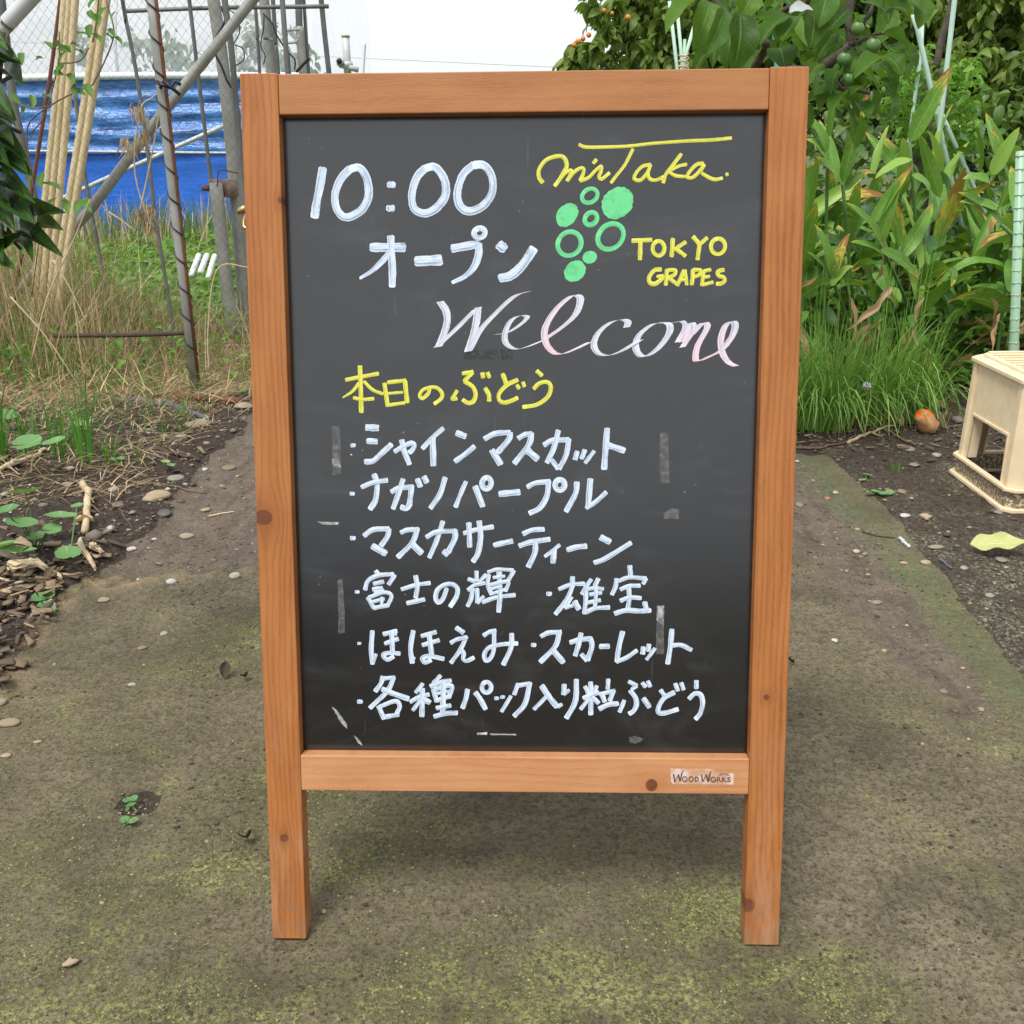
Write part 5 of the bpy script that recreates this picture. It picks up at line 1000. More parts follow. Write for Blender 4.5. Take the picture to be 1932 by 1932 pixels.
for px,py,r in ((1618,54,.0150),(1647,86,.0168),(1592,112,.0155),(1600,150,.0145)):
    V,F,U=rock_tpl(5,2,.02,1.1); o=link('persimmon',mesh('persimmon',V*r,F,M['fruit'],True),pt); c_=D(px,py,2.6)-tb; o.location=c_
    V,F,U=leaf_tpl(elli,1,.8,4,1,.2,.5); 
    for q in range(4): s=r*.9; o2=link('calyx',mesh('calyx',V*s,F,M['crown'],True),o); o2.location=(0,0,r*1.05); o2.rotation_euler=(0,0,q*1.57)

# background crowns
ct = [leaf_tpl(ovate,1,.48,5,1,.3,dr,.1,.1,sd,seed=k) for k,(dr,sd) in enumerate(((.6,.1),(1.1,-.1),(.3,0),(1.5,.15)))]
def crown(nm, blobs, n, size, mat, par, base, droop=True):
    mats=[];pk=[];rd=[]; vol=np.array([b_[1][0]*b_[1][1]*b_[1][2] for b_ in blobs])**.8; vol/=vol.sum()
    for (c,rr),f in zip(blobs,vol):
        m=int(n*f); nc=max(6,m//22); cc=rng.normal(0,1,(nc,3)); cc/=np.linalg.norm(cc,axis=1)[:,None]; cc*=(rng.random(nc)**.33)[:,None]*[rr]; cc+=c
        hue=rng.random(nc)
        for j in range(m):
            q=rng.integers(nc); loc=cc[q]+rng.normal(0,.11,3)*min(rr); s=size*rng.uniform(.7,1.25)
            Rm=eul(rng.uniform(-1.5,-.1) if droop else rng.normal(-.2,.5),rng.normal(0,.5),rng.uniform(0,6.28)); mats.append(m4(Rm,(s,s,s),loc)); pk.append(rng.integers(4)); rd.append(np.clip(hue[q]*.6+rng.random()*.4,0,1))
    o=link('crown',merge_templates(ct,mats,pk,nm,mat,rd),par); o['kind']='stuff'; o.location=(-base[0],-base[1],-base[2]); return o
def btree(nm,base,label,blobs,n,size,mat,tr=.06,group=None):
    t=root(nm,base,label,'tree',group); hgt=max(b_[0][2] for b_ in blobs); P=np.array([(0,0,-.05),(.05,0,hgt*.4),(-.03,.04,hgt*.75),(0,0,hgt)]); ls=[(cr_spline(P,4),np.linspace(tr,tr*.45,13))]
    for c,rr in blobs[1:]+blobs[:1]: q=np.array(c)-np.array(base); ls.append((cr_spline(np.array([(0,0,hgt*.35),q*.5+[0,0,hgt*.1],q]),4),np.linspace(tr*.5,tr*.15,9)))
    link('trunk',tubes_mesh('trunk',ls,M['bark'],7),t); crown('crown',blobs,n,size,mat,t,base); return t
def blob(px,py,d,rpx,rpy,rd): c=D(px,py,d); k=d/FOC; return ((c.x,c.y,c.z),(rpx*k,rd,rpy*k))
t1=btree('fruit_tree',(1.7,8.1,0),'leafy tree with drooping leaves and orange fruits beside the white sky',[blob(1170,15,8,75,55,.5),blob(1290,10,8.1,130,80,.6),blob(1130,110,8,78,32,.5),blob(1260,110,8.1,120,70,.6),blob(1400,40,8.2,130,110,.7),blob(1290,190,8,180,60,.6)],7200,.10,M['crown'])
for px,py,r in ((1185,33,.032),(1083,85,.03),(1100,73,.028),(1091,78,.03),(1111,66,.028),(1140,20,.025),(1263,50,.02),(1155,25,.022)):
    V,F,U=rock_tpl(3,2,.02,1.); o=link('orange_fruit',mesh('orange_fruit',V*r*.6,F,M['orange'],True),t1); o.location=D(px,py,7.45)-Vector((1.7,8.1,0))
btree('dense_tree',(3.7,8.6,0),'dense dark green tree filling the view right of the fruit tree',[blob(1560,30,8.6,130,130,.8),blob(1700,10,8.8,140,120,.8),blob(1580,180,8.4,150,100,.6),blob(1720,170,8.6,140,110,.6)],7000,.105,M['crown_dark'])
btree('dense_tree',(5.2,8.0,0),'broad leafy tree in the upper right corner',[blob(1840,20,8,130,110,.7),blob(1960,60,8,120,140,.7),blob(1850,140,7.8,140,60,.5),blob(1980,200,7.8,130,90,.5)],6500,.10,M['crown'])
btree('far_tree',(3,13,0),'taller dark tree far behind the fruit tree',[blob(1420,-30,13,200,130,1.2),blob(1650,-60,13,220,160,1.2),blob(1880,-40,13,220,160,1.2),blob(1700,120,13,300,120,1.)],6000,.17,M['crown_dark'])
for k,(x,y,hh,wd) in enumerate(((-4.4,13.5,1.5,1.1),(-2.6,13,1.35,.6),(-7,14.5,1.3,1.6),(-1.1,19,1.05,.9))):
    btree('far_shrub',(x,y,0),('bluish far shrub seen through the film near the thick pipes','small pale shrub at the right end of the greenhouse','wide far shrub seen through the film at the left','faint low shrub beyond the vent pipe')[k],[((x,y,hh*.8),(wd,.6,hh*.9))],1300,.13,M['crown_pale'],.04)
# mossy old trunk with bright climbing weeds
mt = root('old_trunk',G(1758,310)+Vector((0,0,0)),'mossy old leaning trunk wrapped in bright weeds behind the ginger bed','tree trunk'); b0=mt.location
def R3(pts,d): return np.array([tuple(D(*q,d)-b0) for q in pts])
dT=b0.y if b0.y<5.6 else 5.2; mt.location=Vector((D(1758,250,5.2).x,5.2,0)); b0=mt.location
link('trunk',tubes_mesh('trunk',[(cr_spline(np.vstack([[0,0,0],R3([(1757,255),(1760,190),(1766,140),(1770,118)],5.2)]),5),np.linspace(.085,.05,21)*(1+.1*rng.standard_normal(21)))],M['bark_moss'],9),mt)
link('dark_stem',tubes_mesh('dark_stem',[(cr_spline(R3([(1765,130),(1775,80),(1786,40),(1797,0),(1810,-60)],5.15),5),.016),(cr_spline(R3([(1768,130),(1772,90),(1790,45)],5.2),5),.010)],M['bark'],7),mt)
def patch(nm,label,cat,x,y,z,n,size,mat,par=None,tp=None,lo=-.9,hi=.3):
    mats=[];pk=[];rd=[]
    for j in range(n): s=size*rng.uniform(.6,1.3); mats.append(m4(eul(rng.uniform(lo,hi),rng.normal(0,.4),rng.uniform(0,6.28)),(s,s,s),(x(),y(),z()))); pk.append(rng.integers(4)); rd.append(rng.random())
    o=link(nm,merge_templates(tp or ct,mats,pk,nm,mat,rd),par); tag(o,label,cat,kind='stuff'); return o
def patch_px(nm,label,cat,px0,px1,py0,py1,d0,d1,n,size,mat,**k):
    mats=[];pk=[];rd=[]
    for j in range(n):
        s=size*rng.uniform(.6,1.3); p=D(rng.uniform(px0,px1),rng.uniform(py0,py1),rng.uniform(d0,d1)); 
        if p.z<.02: continue
        mats.append(m4(eul(rng.uniform(-.9,.3),rng.normal(0,.4),rng.uniform(0,6.28)),(s,s,s),p)); pk.append(rng.integers(4)); rd.append(rng.random())
    o=link(nm,merge_templates(ct,mats,pk,nm,mat,rd)); tag(o,label,cat,kind='stuff'); return o
patch_px('climbing_weeds','bright yellow green climbing weeds around the mossy trunk','weeds',1690,1850,110,300,4.9,5.6,900,.055,M['weed'])
patch_px('climbing_weeds','bright loose weeds left of the mossy trunk','weeds',1660,1760,85,230,5.3,5.8,300,.05,M['weed'])
# bed undergrowth behind and below the ginger
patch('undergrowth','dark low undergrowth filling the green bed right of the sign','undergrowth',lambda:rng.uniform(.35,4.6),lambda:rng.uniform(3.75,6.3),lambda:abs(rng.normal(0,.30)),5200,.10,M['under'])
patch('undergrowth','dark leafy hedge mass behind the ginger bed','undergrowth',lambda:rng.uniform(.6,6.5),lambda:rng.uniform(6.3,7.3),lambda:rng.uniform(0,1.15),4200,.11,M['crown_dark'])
patch('weeds','mid green five leaf weeds at the front of the green bed','weeds',lambda:rng.uniform(1.0,2.9),lambda:rng.uniform(3.45,4.1),lambda:rng.uniform(.03,.42),520,.065,M['weed'])
# ginger plants
gin = [from_tpl('ginger_leaf',leaf_tpl(lance,1,.2,12,2,.32,dr,.12,.1,sd,seed=k),M['ginger']) for k,(dr,sd) in enumerate(((.7,.02),(1.3,-.05),(2.1,.04),(.35,0),(1.7,.08),(1.0,-.04)))]
dry = [from_tpl('dry_leaf',leaf_tpl(lance,1,.085,14,3,1.1,dr,1.6,.9,sd,seed=20+k),M['dry']) for k,(dr,sd) in enumerate(((.5,.12),(1.1,-.15),(.2,.08)))]
M['stem'] = simple('ginger_stem',(.09,.20,.045),.5,.3,30)
spots=[]
tries=0
while len(spots)<58 and tries<6000:
    tries+=1; x,y=rng.uniform(.75,3.1),rng.uniform(3.55,5.3)
    if x/y>.56 or x/y<.20: continue
    if 1.15<x<1.5 and y<3.7: continue
    if all(math.hypot(x-a,y-c)>.16 for a,c in spots): spots.append((x,y))
for k,(x,y) in enumerate(spots):
    hgt = rng.uniform(.42,.68) if y<4.2 else rng.uniform(.5,.8); lean=rng.normal(0,.16); laz=rng.uniform(0,6.28)
    if x<1.4: hgt*=.95
    where = 'right behind the chive clumps' if y<4.0 and x<1.5 else 'behind the step stool' if y<4.2 and x>1.7 else 'in front of the mossy trunk' if y>4.2 and 1.5<x<2.1 else 'deep in the right corner of the bed' if x>=2.1 else 'low behind the sign post' if x<1.15 else 'in the middle of the bed'
    size = 'short' if hgt<.5 else 'mid height' if hgt<.65 else 'tall'
    g = root('ginger_plant',(x,y,gz(x,y)),'%s leafy ginger plant %s'%(size,where),'ginger plant','%s ginger plants %s'%(size,where))
    top=np.array([math.cos(laz)*math.sin(lean)*hgt,math.sin(laz)*math.sin(lean)*hgt,hgt]); sp_=cr_spline(np.array([(0,0,-.02),top*.5+[0,0,.02],top]),4)
    link('stem',tubes_mesh('stem',[(sp_,np.linspace(.008,.004,len(sp_)))],M['stem'],6),g)
    az0=rng.uniform(0,6.28); nl_=rng.integers(7,11)
    for j in range(nl_):
        t=.22+.78*j/(nl_-1); p=top*t; side=j%2; az=az0+math.pi*side+rng.normal(0,.3); el=(.25+.95*t+rng.normal(0,.18)); 
        L_=(.20+.16*math.sin(math.pi*min(1,t*.9)))*rng.uniform(.85,1.15); wd_=L_*rng.uniform(.9,1.15)
        me_=gin[rng.integers(6)]
        if j==nl_-1: el=1.35; me_=gin[3]
        if j<3 and rng.random()<.55: me_=dry[rng.integers(3)]; el=rng.uniform(-.6,.4); L_*=.8
        o=link('leaf',me_,g); o.matrix_basis=Matrix(m4(rotz(az)@eul(el-.25,rng.normal(0,.35),0),(wd_,L_,L_),p).tolist())
# large hand placed blades
def blades(label,base,lst,group=None):
    g=root('ginger_plant',base,label,'ginger plant'); P=np.array([(0,0,0),(.01,0,.25),tuple(D(lst[0][0][0],lst[0][0][1],lst[0][3])-Vector(base))]); sp_=cr_spline(P,5); link('stem',tubes_mesh('stem',[(sp_,.006)],M['stem'],6),g)
    for k,(a,b_,w_,d,v) in enumerate(lst): leaf_between((gin+dry)[v],D(*a,d),D(*b_,d-.02),w_/FOC*d*5*.95,g,roll=rng.normal(0,.25))
blades('tall ginger blade standing in front of the mossy trunk',(1.52,3.9,0),[((1716,268),(1795,125),34,3.75,3),((1720,300),(1650,330),30,3.7,0),((1720,330),(1780,360),30,3.7,1)])
blades('ginger blade with a brown pointed tip right of the sign corner',(1.22,3.75,0),[((1590,345),(1642,165),27,3.6,3),((1592,350),(1545,290),28,3.6,0),((1595,360),(1640,290),24,3.6,4)])
blades('narrow upright ginger blade nearest the right post',(1.1,3.7,0),[((1562,260),(1571,163),15,3.6,3),((1560,285),(1530,215),26,3.55,0),((1560,300),(1540,245),24,3.55,1)])
blades('ginger stem slanting at the right edge with two broad leaves',(2.05,3.5,0),[((1890,425),(1817,355),30,3.3,0),((1882,395),(1815,375),26,3.3,0),((1868,345),(1830,315),24,3.3,1),((1872,330),(1925,240),30,3.3,3),((1875,335),(1880,240),26,3.35,0)])
blades('ginger leaf with torn yellow edge in the middle of the bed',(1.4,3.62,0),[((1662,460),(1605,375),27,3.4,0),((1660,470),(1745,520),30,3.4,0),((1600,478),(1540,460),24,3.4,1),((1668,480),(1610,450),28,3.4,0),((1655,470),(1700,330),26,3.45,3),((1640,430),(1728,310),24,3.45,3)])
blades('low ginger shoot with burnt leaf ends over the chives',(1.15,3.55,0),[((1568,520),(1545,420),26,3.35,0),((1570,525),(1600,430),22,3.35,1),((1566,530),(1530,470),22,3.35,0),((1568,540),(1600,480),20,3.35,4)])
for k,(px,py,s) in enumerate(((1605,440,.16),(1660,440,.20),(1680,540,.26),(1672,600,.22),(1745,560,.18),(1548,520,.14),(1604,560,.15),(1868,560,.16),(1840,600,.15),(1888,590,.17),(1710,620,.18),(1560,440,.12))):
    a=D(px,py,3.42); o=place(dry[k%3],'hanging_dry_leaf',tuple(a),eul(-1.2+rng.normal(0,.2),rng.normal(0,.3),rng.uniform(0,6.28)),(s*1.2,s,s*.6)); tag(o,'dry curled leaf '+('hanging high near the yellow ginger leaf','hanging in the middle of the bed above the chives','hanging over the right end of the chive clump','hanging just right of the chive stalks','hanging between the chives and the step stool','hanging low beside the right post','standing in the left part of the chive clump','hanging above the top of the step stool','hanging above the left corner of the stool','hanging beside the knobbly green stake','low behind the right end of the chives','hanging nearest the post above the chives')[k],'dry leaf')
# ribbons of grass in bulk
def ribbons(base, tip, sag, wid, n=6):
    """base, tip (m,3); quadratic curve with mid lifted; returns V,F,U"""
    m=len(base); t=np.linspace(0,1,n+1)[None,:,None]; mid=(base+tip)/2+sag
    C=(1-t)**2*base[:,None]+2*t*(1-t)*mid[:,None]+t**2*tip[:,None]
    ang=rng.uniform(0,math.pi,m); sx=np.stack([np.cos(ang),np.sin(ang)*.5,np.zeros(m)],-1)[:,None]*np.asarray(wid)[:,None,None]*(1-t*.93)**.7/2
    V=np.stack([C-sx,C+sx],2).reshape(-1,3); i=(np.arange(m)*(n+1)*2)[:,None]+np.arange(n)[None]*2
    F=np.stack([i,i+1,i+3,i+2],-1).reshape(-1,4); U=np.stack([np.broadcast_to(np.array([.1,.9])[None,None],(m,n+1,2)),np.broadcast_to(t[...,0:1],(m,n+1,2))],-1).reshape(-1,2)
    return V,F,U,np.repeat(rng.random(m),(n+1)*2)
def grass(nm,base,tip,sag,wid,mat,label,cat,par=None,kind='stuff'):
    V,F,U,rd=ribbons(base,tip,sag,wid); o=link(nm,mesh(nm,V,F,mat,True,U,rd),par)
    if label: tag(o,label,cat)
    if kind: o['kind']=kind
    return o
def clump(cx,cy,rad,n,h,spread,wid,mat,label,cat,nm='grass_tuft',droop=.5,par=None,part='blades'):
    z=gz(cx,cy); g=root(nm,(cx,cy,z),label,cat); a=rng.uniform(0,6.28,n); r=rad*np.sqrt(rng.random(n)); base=np.stack([np.cos(a)*r,np.sin(a)*r,np.zeros(n)],-1)
    a2=a+rng.normal(0,.7,n); hh=h*rng.uniform(.45,1.1,n); s=spread*rng.random(n)**1.2*hh; d=np.stack([np.cos(a2)*s,np.sin(a2)*s,hh*(1-droop*(s/(spread*h+1e-6))**2)],-1)
    tip=base+d; sag=np.stack([-d[:,0]*.25,-d[:,1]*.25,hh*.28],-1); grass(part,base,tip,sag,wid*rng.uniform(.7,1.2,n),mat,None,None,g); return g
M['chive'] = leaf_mat('chive_blade',(.05,.17,.024),(.135,.33,.045),(.40,.52,.12),veins=0.01,rough=.4,trans=.2)
for cx_,cy_,k_,lb_ in ((1.02,3.32,1.,'dense chive clump beside the right post of the sign'),(1.17,3.37,1.,'middle dense chive clump with drooping outer blades'),(1.32,3.42,.8,'right hand chive clump spilling toward the orange lump'),(.90,3.34,.7,'chive clump mostly hidden behind the right post')):
    g_=clump(cx_,cy_,.085,int(230*k_),.35,.75,.0058,M['chive'],lb_,'chives','chive_clump',.15)
    n=int(210*k_); a=rng.uniform(0,6.28,n); r_=.09*np.sqrt(rng.random(n)); base=np.stack([np.cos(a)*r_,np.sin(a)*r_,np.zeros(n)],-1); a2=a+rng.normal(0,.5,n); hh=rng.uniform(.12,.27,n); s_=rng.uniform(.08,.24,n)
    tip=np.stack([base[:,0]+np.cos(a2)*s_,base[:,1]+np.sin(a2)*s_,hh*rng.uniform(.05,.7,n)],-1); sag=np.stack([-np.cos(a2)*s_*.1,-np.sin(a2)*s_*.1,hh*1.1],-1)
    grass('drooping_blades',base,tip,sag,.0075*rng.uniform(.7,1.2,n),M['chive'],None,None,g_)
clump(1.2,3.5,.18,60,.60,.15,.0035,M['chive'],'tall thin flower stalks rising above the chive clumps','flower stalks','chive_stalks',0.)
n=160; a=rng.uniform(0,6.28,n); bx_=rng.uniform(.9,1.45,n); by_=rng.uniform(3.22,3.4,n); base=np.stack([bx_,by_,gh(bx_,by_)+.06],-1); tip=base+np.stack([rng.normal(0,.03,n),rng.normal(0,.02,n),np.full(n,-.07)],-1)
grass('dry_roots',base,tip,np.zeros((n,3)),np.full(n,.003),M['straw'],'dry brown roots and dead blades under the chives','dry roots')
fl=root('chive_flower',D(1636,728,3.15),'small whitish chive flower head drooping from the clump','flower'); 
link('flower_head',tubes_mesh('flower_head',[(np.array([(0,0,0),tuple(v*.013)]),[.0008,.0022]) for v in [np.array(q)/np.linalg.norm(q) for q in rng.normal(0,1,(34,3))]],M['steel_light'],4),fl)
link('flower_stem',tubes_mesh('flower_stem',[(cr_spline(np.array([(0,0,0),(-.03,.05,.02),(-.06,.12,-.12),(-.06,.16,-.3)]),4),.0018)],M['stem'],5),fl)
# green garden stakes
def stake(pts,d,wpx,mat,label,up=0,ground=True,knobs=False):
    P=[D(q[0],q[1],d) for q in pts]
    if up: P=[P[0]+(P[0]-P[1]).normalized()*up]+P
    if ground: e=(P[-1]-P[-2]).normalized(); P=P+[P[-1]+e*((P[-1].z+.05)/max(.2,-e.z))]
    r=wpx/FOC*d/2; b0=P[-1]; s=root('garden_stake',b0,label,'garden stake'); link('shaft',tubes_mesh('shaft',[(np.array([tuple(p-b0) for p in P]),r)],mat,10),s)
    if knobs:
        T_=P[0]-P[-1]; Lk=T_.length; k=0; ls=[]
        for h_ in np.arange(.05,Lk,.034):
            c=P[-1]+T_*(h_/Lk)-b0
            for q in range(4): a=q*1.57+(k%2)*.78; dv=Vector((math.cos(a),math.sin(a),0)); ls.append((np.array([tuple(c+dv*r*.8),tuple(c+dv*r*1.13)]),[.0032,.0020]))
            k+=1
        link('knobs',tubes_mesh('knobs',ls,mat,5),s)['kind']='stuff'
        link('bands',tubes_mesh('bands',[(np.array([tuple(P[-1]+T_*(h_/Lk)-b0),tuple(P[-1]+T_*((h_+.003)/Lk)-b0)]),r*1.06) for h_ in np.arange(.05,Lk,.034)],mat,10),s)['kind']='stuff'
stake([(1926,285),(1913,657)],2.98,17,M['stake'],'knobbly pale green stake standing behind the step stool',0,True,True)
stake([(1456,0),(1466,136)],3.4,8,M['stake_teal'],'bright teal stake above the top rail of the sign',.5)
stake([(1801,0),(1793,70),(1786,130)],4.6,9,M['stake_pale'],'long pale green stake right of the mossy trunk',.5)
stake([(1721,22),(1731,55),(1740,95)],4.9,9,M['stake_pale'],'faded white green stake among the leaves at upper right')
stake([(1740,38),(1738,100),(1716,257)],5.0,7,M['stake_pale'],'second faded stake leaning left behind the persimmon leaves')
stake([(1770,200),(1795,257)],5.,8,M['stake_pale'],'short faded stake right of the mossy trunk base')
for a,b_,lb in (((1263,2),(1278,134),'leftmost pale green stake tied behind the sign top'),((1275,-10),(1288,130),'second pale green stake tied behind the sign top'),((1310,48),(1292,110),'slanting pale green stake of the tied group'),((1292,74),(1290,134),'short thick green stake at the tie of string')): stake([a,b_],4.2,6,M['stake_pale'] if 'short' not in lb else M['stake'],lb)
tag(link('string_tie',tubes_mesh('string_tie',[(np.array([tuple(D(1290+math.cos(t)*9,100+t*1.6+math.sin(t)*3,4.17)) for t in np.linspace(0,22,90)]),.0025)],M['palewood'],4)),'pale string tied round the group of stakes','string')

# ------------------------------------------------------------------ left vegetation
cit = [from_tpl('shrub_leaf',leaf_tpl(ovate,1,1,14,2,.26,dr*.6,.05,.15,sd,seed=40+k),M['citrus']) for k,(dr,sd) in enumerate(((.6,.05),(1.0,-.06),(.2,.08),(1.3,0)))]
CD=1.62; cb=Vector((-1.02,1.75,gz(-1.02,1.75))); cs_=root('evergreen_shrub',cb,'glossy dark leaved evergreen shrub at the left edge','shrub')
link('stem',tubes_mesh('stem',[(cr_spline(np.array([(0,0,-.03),(.03,-.02,.25),tuple(D(-30,400,1.65)-cb),tuple(D(-10,200,1.65)-cb),tuple(D(5,60,1.65)-cb)]),5),np.linspace(.016,.004,21))]+[(cr_spline(np.array([tuple(D(*q,1.65)-cb) for q in l]),4),.003) for l in ([(-25,380),(15,390),(70,430)],[(-25,420),(10,440),(40,470)],[(-15,250),(10,240),(40,250)],[(-8,160),(10,150),(30,140)],[(-25,330),(0,320),(30,340)])],M['bark'],7),cs_)
cl_=[((0,338),(75,390),27),((61,408),(115,400),26),((71,431),(143,456),21),((39,433),(106,470),24),((15,355),(77,427),36),((15,392),(60,416),30),((10,426),(33,454),26),((20,455),(62,473),20),((0,470),(39,512),26),((-6,292),(46,326),36),((-4,220),(46,264),22),((-6,250),(44,292),24),((7,140),(47,172),26),((-10,100),(33,118),26),((-6,124),(52,142),22),((25,300),(50,318),22),((-10,60),(24,100),26),((-15,360),(22,430),34),((-12,310),(18,360),30),((-14,270),(12,315),24),((-16,440),(10,500),30),((-10,180),(24,222),26)]
for k,(a,b_,w_) in enumerate(cl_): leaf_between(cit[k%4],D(*a,1.66),D(*b_,1.58),w_/FOC*CD*1.5,cs_,roll=rng.normal(.1,.35))
for k in range(26):
    px,py=rng.uniform(-110,-8),rng.uniform(60,520); a=rng.uniform(-.5,.8); L_=rng.uniform(38,60); d=rng.uniform(1.62,1.9); leaf_between(cit[k%4],D(px,py,d),D(px+math.cos(a)*L_,py+math.sin(a)*L_,d-.05),L_*.55/FOC*d,cs_,roll=rng.normal(0,.6))
# vine on the net
vb_=Vector((D(120,200,4.2).x,4.2,0)); vn=root('climbing_vine',vb_,'thin climbing vine with small leaflets on the net at upper left','vine')
vt=[]
for l in ([(60,560),(75,420),(60,330),(52,240),(95,200),(130,180),(175,160)],[(175,160),(200,110),(215,60),(200,0)],[(175,80),(182,40),(186,0),(190,-40)],[(60,250),(85,215),(110,120),(112,60)],[(110,120),(150,115),(168,90)],[(95,200),(60,205),(20,190)]): vt.append((cr_spline(np.array([tuple(D(*q,4.22)-vb_) for q in l]),5),.0028))
link('stem',tubes_mesh('stem',vt,M['twig'],5),vn)
vl=[(90,86,16),(120,95,20),(104,80,14),(128,92,12),(115,132,20),(110,140,16),(118,126,18),(150,100,14),(156,66,18),(170,58,20),(180,72,22),(185,36,18),(196,22,18),(172,30,18),(176,6,18),(210,62,16),(220,76,16),(205,70,12),(145,168,22),(165,170,22),(150,176,18),(88,184,14),(30,186,20),(60,190,20),(50,206,18),(40,110,18),(75,112,10),(120,105,14),(132,148,18),(60,340,22),(80,340,24),(95,352,26),(52,368,24),(100,382,20),(150,388,26),(165,386,24),(125,388,22),(38,470,16),(140,86,12),(215,30,12)]
vme=[from_tpl('vine_leaf',leaf_tpl(elli,1,.66,10,2,.2,.5,.08,.1,s_,seed=60+k),M['vine']) for k,s_ in enumerate((.1,-.1,0))]
for k,(px,py,L_) in enumerate(vl):
    a=rng.uniform(-.5,2.4); leaf_between(vme[k%3],D(px-math.cos(a)*L_*.6,py-math.sin(a)*L_*.6,4.18),D(px+math.cos(a)*L_*.7,py+math.sin(a)*L_*.7,4.12),L_*1.0/FOC*4.15,vn,roll=rng.normal(0,.5))
# dry grass stand
def drystand(n,x0,x1,y0,y1,h,wid,lab,mat=M['straw'],lean=.35,cat='dry grass',hf=None):
    x=rng.uniform(x0,x1,n); y=rng.uniform(y0,y1,n); z=gh(x,y); hh=h*rng.uniform(.35,1.1,n)
    if hf is not None: hh*=hf(x,y)
    a=rng.uniform(0,6.28,n); s=hh*lean*np.abs(rng.normal(0,1,n)); base=np.stack([x,y,z],-1); tip=base+np.stack([np.cos(a)*s,np.sin(a)*s,hh*(1-.3*np.minimum(1,s/hh))],-1)
    sag=np.stack([-np.cos(a)*s*.15,-np.sin(a)*s*.15,hh*.12],-1); return grass(cat.replace(' ','_'),base,tip,sag,wid*rng.uniform(.6,1.3,n),mat,lab,cat)
hfl=lambda x,y:np.clip(1.15-1.5*(x+1.95),.22,1.15)
drystand(2600,-3.0,-1.55,3.95,5.0,.62,.005,'tall stand of dry brown grass stalks under the cream poles',hf=hfl,lean=.5)
drystand(500,-2.9,-1.3,3.9,4.9,.66,.0035,'long thin crossing stalks among the dry grass stand',hf=lambda x,y:np.clip(1.-1.1*(x+1.8),.35,1),lean=.9)
drystand(420,-1.6,-.8,4.0,5.1,.32,.004,'sparse short dry stalks around the thick pipes',lean=.9)
drystand(1300,-2.9,-1.3,3.85,5.0,.42,.005,'green shoots mixed into the dry grass stand',M['grass'],cat='green shoots',hf=hfl)
n=7500; x=rng.uniform(-3.1,-.35,n); y=rng.uniform(3.62,5.4,n); a=rng.uniform(0,6.28,n); L_=rng.uniform(.06,.3,n); base=np.stack([x,y,gh(x,y)+rng.uniform(.0,.07,n)],-1); tip=base+np.stack([np.cos(a)*L_,np.sin(a)*L_,rng.normal(0,.035,n)],-1); tip[:,2]=np.maximum(tip[:,2],.006)
grass('straw',base,tip,np.stack([0*x,0*x,rng.uniform(0,.05,n)],-1),rng.uniform(.002,.006,n),M['straw'],'flattened straw lying on the ground behind the leaning post','straw')
n=3400; x=rng.uniform(-2.4,-1.0,n); y=3.75-1.2*rng.random(n)**1.5; a=rng.uniform(0,6.28,n); L_=rng.uniform(.03,.16,n); base=np.stack([x,y,gh(x,y)+rng.uniform(.0,.03,n)],-1); tip=base+np.stack([np.cos(a)*L_,np.sin(a)*L_,rng.normal(0,.012,n)],-1)
grass('straw',base,tip,np.stack([0*x,0*x,rng.uniform(0,.02,n)],-1),np.full(n,.004),M['straw'],'loose straw scattered over the weedy left border','straw')
drystand(900,-2.6,-1.05,2.9,3.75,.09,.004,'short green grass in the weedy left border',M['grass'],.6,'low grass')
drystand(450,-2.3,-.55,3.75,4.6,.16,.004,'sparse green grass coming up through the straw',M['grass'],.6,'low grass')
drystand(3200,-9,-.8,9.3,10.9,.42,.012,'tall green grass along the foot of the blue sheet',M['grass'],.3,'tall grass')
drystand(900,-6,-.8,8.6,10.6,.55,.012,'dry seed heads mixed in the tall grass by the blue sheet',M['straw'],.3,'seed heads')
patch('field_plants','low bright green crop leaves covering the field before the greenhouse','field plants',lambda:rng.uniform(-6.5,.6),lambda:5.0+4.6*rng.random()**1.3,lambda:rng.uniform(.0,.17),8500,.085,M['weed'],lo=-.5,hi=.5)
patch('field_plants','pale weeds under the dry grass stand','field plants',lambda:rng.uniform(-3,-.9),lambda:rng.uniform(3.8,5.2),lambda:rng.uniform(.0,.22),700,.05,M['weed'],lo=-.5,hi=.5)
# arching dry stems with seed heads
for k,(l,lb) in enumerate((([(300,470),(255,330),(265,210),(285,186),(300,175)],'arching pale dry stem left of the leaning post'),([(255,440),(285,300),(300,215),(305,200)],'short pale stem near the rusty post'),([(205,400),(235,420),(260,445),(240,470)],'fallen dry stem over the green field'),([(60,680),(90,560),(140,450),(170,375)],'long straight dry stem leaning right in the dry grass'),([(20,560),(90,640),(160,745)],'long dry stem leaning down to the right'),([(100,490),(130,540),(165,610)],'thick tan stem fallen across the dry grass'),([(395,700),(392,640),(400,540),(420,500),(470,505)],'arching dry stem at the left edge of the sign'))):
    P=cr_spline(np.array([tuple(D(*q,4.0 if k<3 else 3.85)) for q in l]),6); tag(link('dry_stem',tubes_mesh('dry_stem',[(P,np.linspace(.0035,.0018,len(P)))],M['palewood'],5)),lb,'dry stem')
n=220; cs2=[D(262,205,4.0),D(272,250,4.0),D(240,268,4.0),D(283,395,4.0),D(262,400,4.0),D(285,420,4.0)]; c=np.array([tuple(cs2[i%6]) for i in range(n)])+rng.normal(0,.012,(n,3)); tip=c+np.stack([rng.normal(0,.012,n),rng.normal(0,.01,n),-rng.uniform(.02,.07,n)],-1)
grass('seed_heads',c,tip,np.zeros((n,3)),np.full(n,.006),M['straw'],'drooping pale seed heads in front of the blue sheet','seed heads')
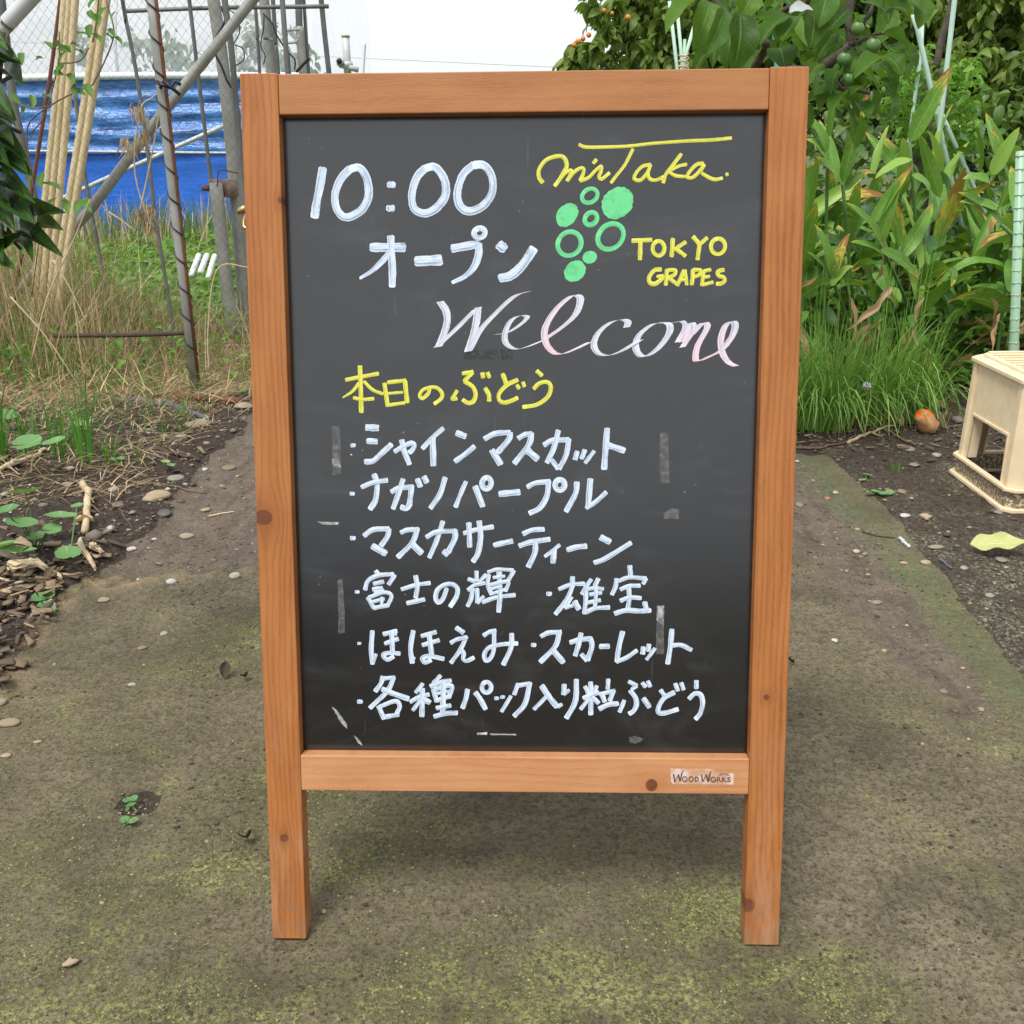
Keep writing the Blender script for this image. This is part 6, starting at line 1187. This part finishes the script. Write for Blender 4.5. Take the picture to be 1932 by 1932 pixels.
# round leaved weeds and grass tufts at the front left
def round_tpl(seed):
    rg=np.random.default_rng(seed); N=28; V=[(0,0,0)];U=[(.5,.0)]
    for rr in (.35,.7,1.):
        for i in range(N):
            a=-math.pi/2+.13+(2*math.pi-.26)*i/(N-1); r_=rr*(1+(.045*math.cos(a*9)+.02*rg.standard_normal())*(rr==1)); V.append((r_*math.cos(a),r_*math.sin(a),.22*rr*rr+.03*rr*math.cos(a*4))); U.append((.5+.25*math.cos(a),rr))
    F=[(0,1+i,2+i,0) for i in range(N-1)]; F3=[(1+k*N+i,1+(k+1)*N+i,2+(k+1)*N+i,2+k*N+i) for k in range(2) for i in range(N-1)]
    return np.array(V),[f[:3] for f in F]+F3,np.array(U)
rme=[]
for k in range(3): V,F,U=round_tpl(k); rme.append(mesh('round_leaf',V,F,M['round'],True,U))
def rplant(label,base,lst):
    bp=GG(*base); g=root('round_leaf_weed',bp,label,'weed')
    for k,(px,py,r,h_) in enumerate(lst):
        q=G(px,py,bp.z+h_); s=r/FOC*(q-O).length; o=link('leaf',rme[k%3],g); c=q-bp; o.matrix_basis=Matrix(m4(eul(rng.normal(.05,.12),rng.normal(0,.12),rng.uniform(0,6.28)),(s,s,s),tuple(c)).tolist())
        link('stalk',tubes_mesh('stalk',[(cr_spline(np.array([(rng.normal(0,.006),rng.normal(0,.006),0),tuple(np.array(c)*[.6,.6,.7]),tuple(c)]),4),.0018)],M['stem'],5),g)
rplant('large pale round leaved weed in front of the left wood chips',(75,1052),[(48,930,30,.13),(10,965,24,.12),(116,976,26,.10),(40,990,27,.10),(34,1042,30,.07),(8,1030,24,.08),(69,1013,14,.05),(98,1000,16,.08)])
rplant('small lobed weed right of the large round leaved weed',(138,1060),[(129,1046,22,.05),(146,955,11,.07),(120,1050,14,.03)])
rplant('round leaved weed standing in the grass tufts',(50,872),[(52,838,25,.10),(8,786,22,.12)])
rplant('single round leaf on a thin stalk between the tufts',(108,872),[(103,835,20,.10),(160,800,16,.09)])
rplant('tiny four leaved seedling on the black soil',(220,885),[(214,868,9,.02),(228,866,8,.02),(222,876,8,.01)])
rplant('tiny pale seedling near the gravel',(316,884),[(312,872,8,.02),(322,878,7,.015)])
rplant('grey green rosette on the wood chips',(82,1150),[(74,1128,13,.02),(90,1124,12,.02),(84,1142,12,.015),(96,1152,10,.01)])
rplant('upper bright seedling in the soil hole of the moss',(247,1516),[(240,1510,8,.012),(252,1507,8,.014),(248,1518,7,.01)])
rplant('lower bright seedling in the soil hole of the moss',(243,1549),[(235,1547,8,.008),(252,1549,9,.008)])
rplant('pale moss like clump on the right soil',(1659,935),[(1640,930,8,.006),(1652,928,9,.008),(1665,932,9,.008),(1678,930,8,.006)])
rplant('tiny white green seedling near the right slab edge',(1630,905),[(1636,896,8,.012),(1627,906,7,.008)])
for a in (((166,882),15,.22,.35,'tall bright grass tuft on the left soil edge'),((114,874),11,.17,.35,'grass tuft left of the tall bright tuft'),((4,872),22,.26,.5,'grass tuft cut by the left edge of the picture'),((58,865),10,.15,.3,'thin grass tuft between round leaves'),((150,868),10,.11,.7,'short spreading grass tuft behind the tall tuft'),((205,880),7,.09,.8,'tiny grass tuft on the black soil'),((1690,888),7,.03,.9,'tiny grass sprig right of the slab edge')):
    p=GG(*a[0]); clump(p.x,p.y,.018,a[1],a[2]*1.25,a[3],.0085,M['grass'],a[4],'grass tuft','grass_tuft',.3)
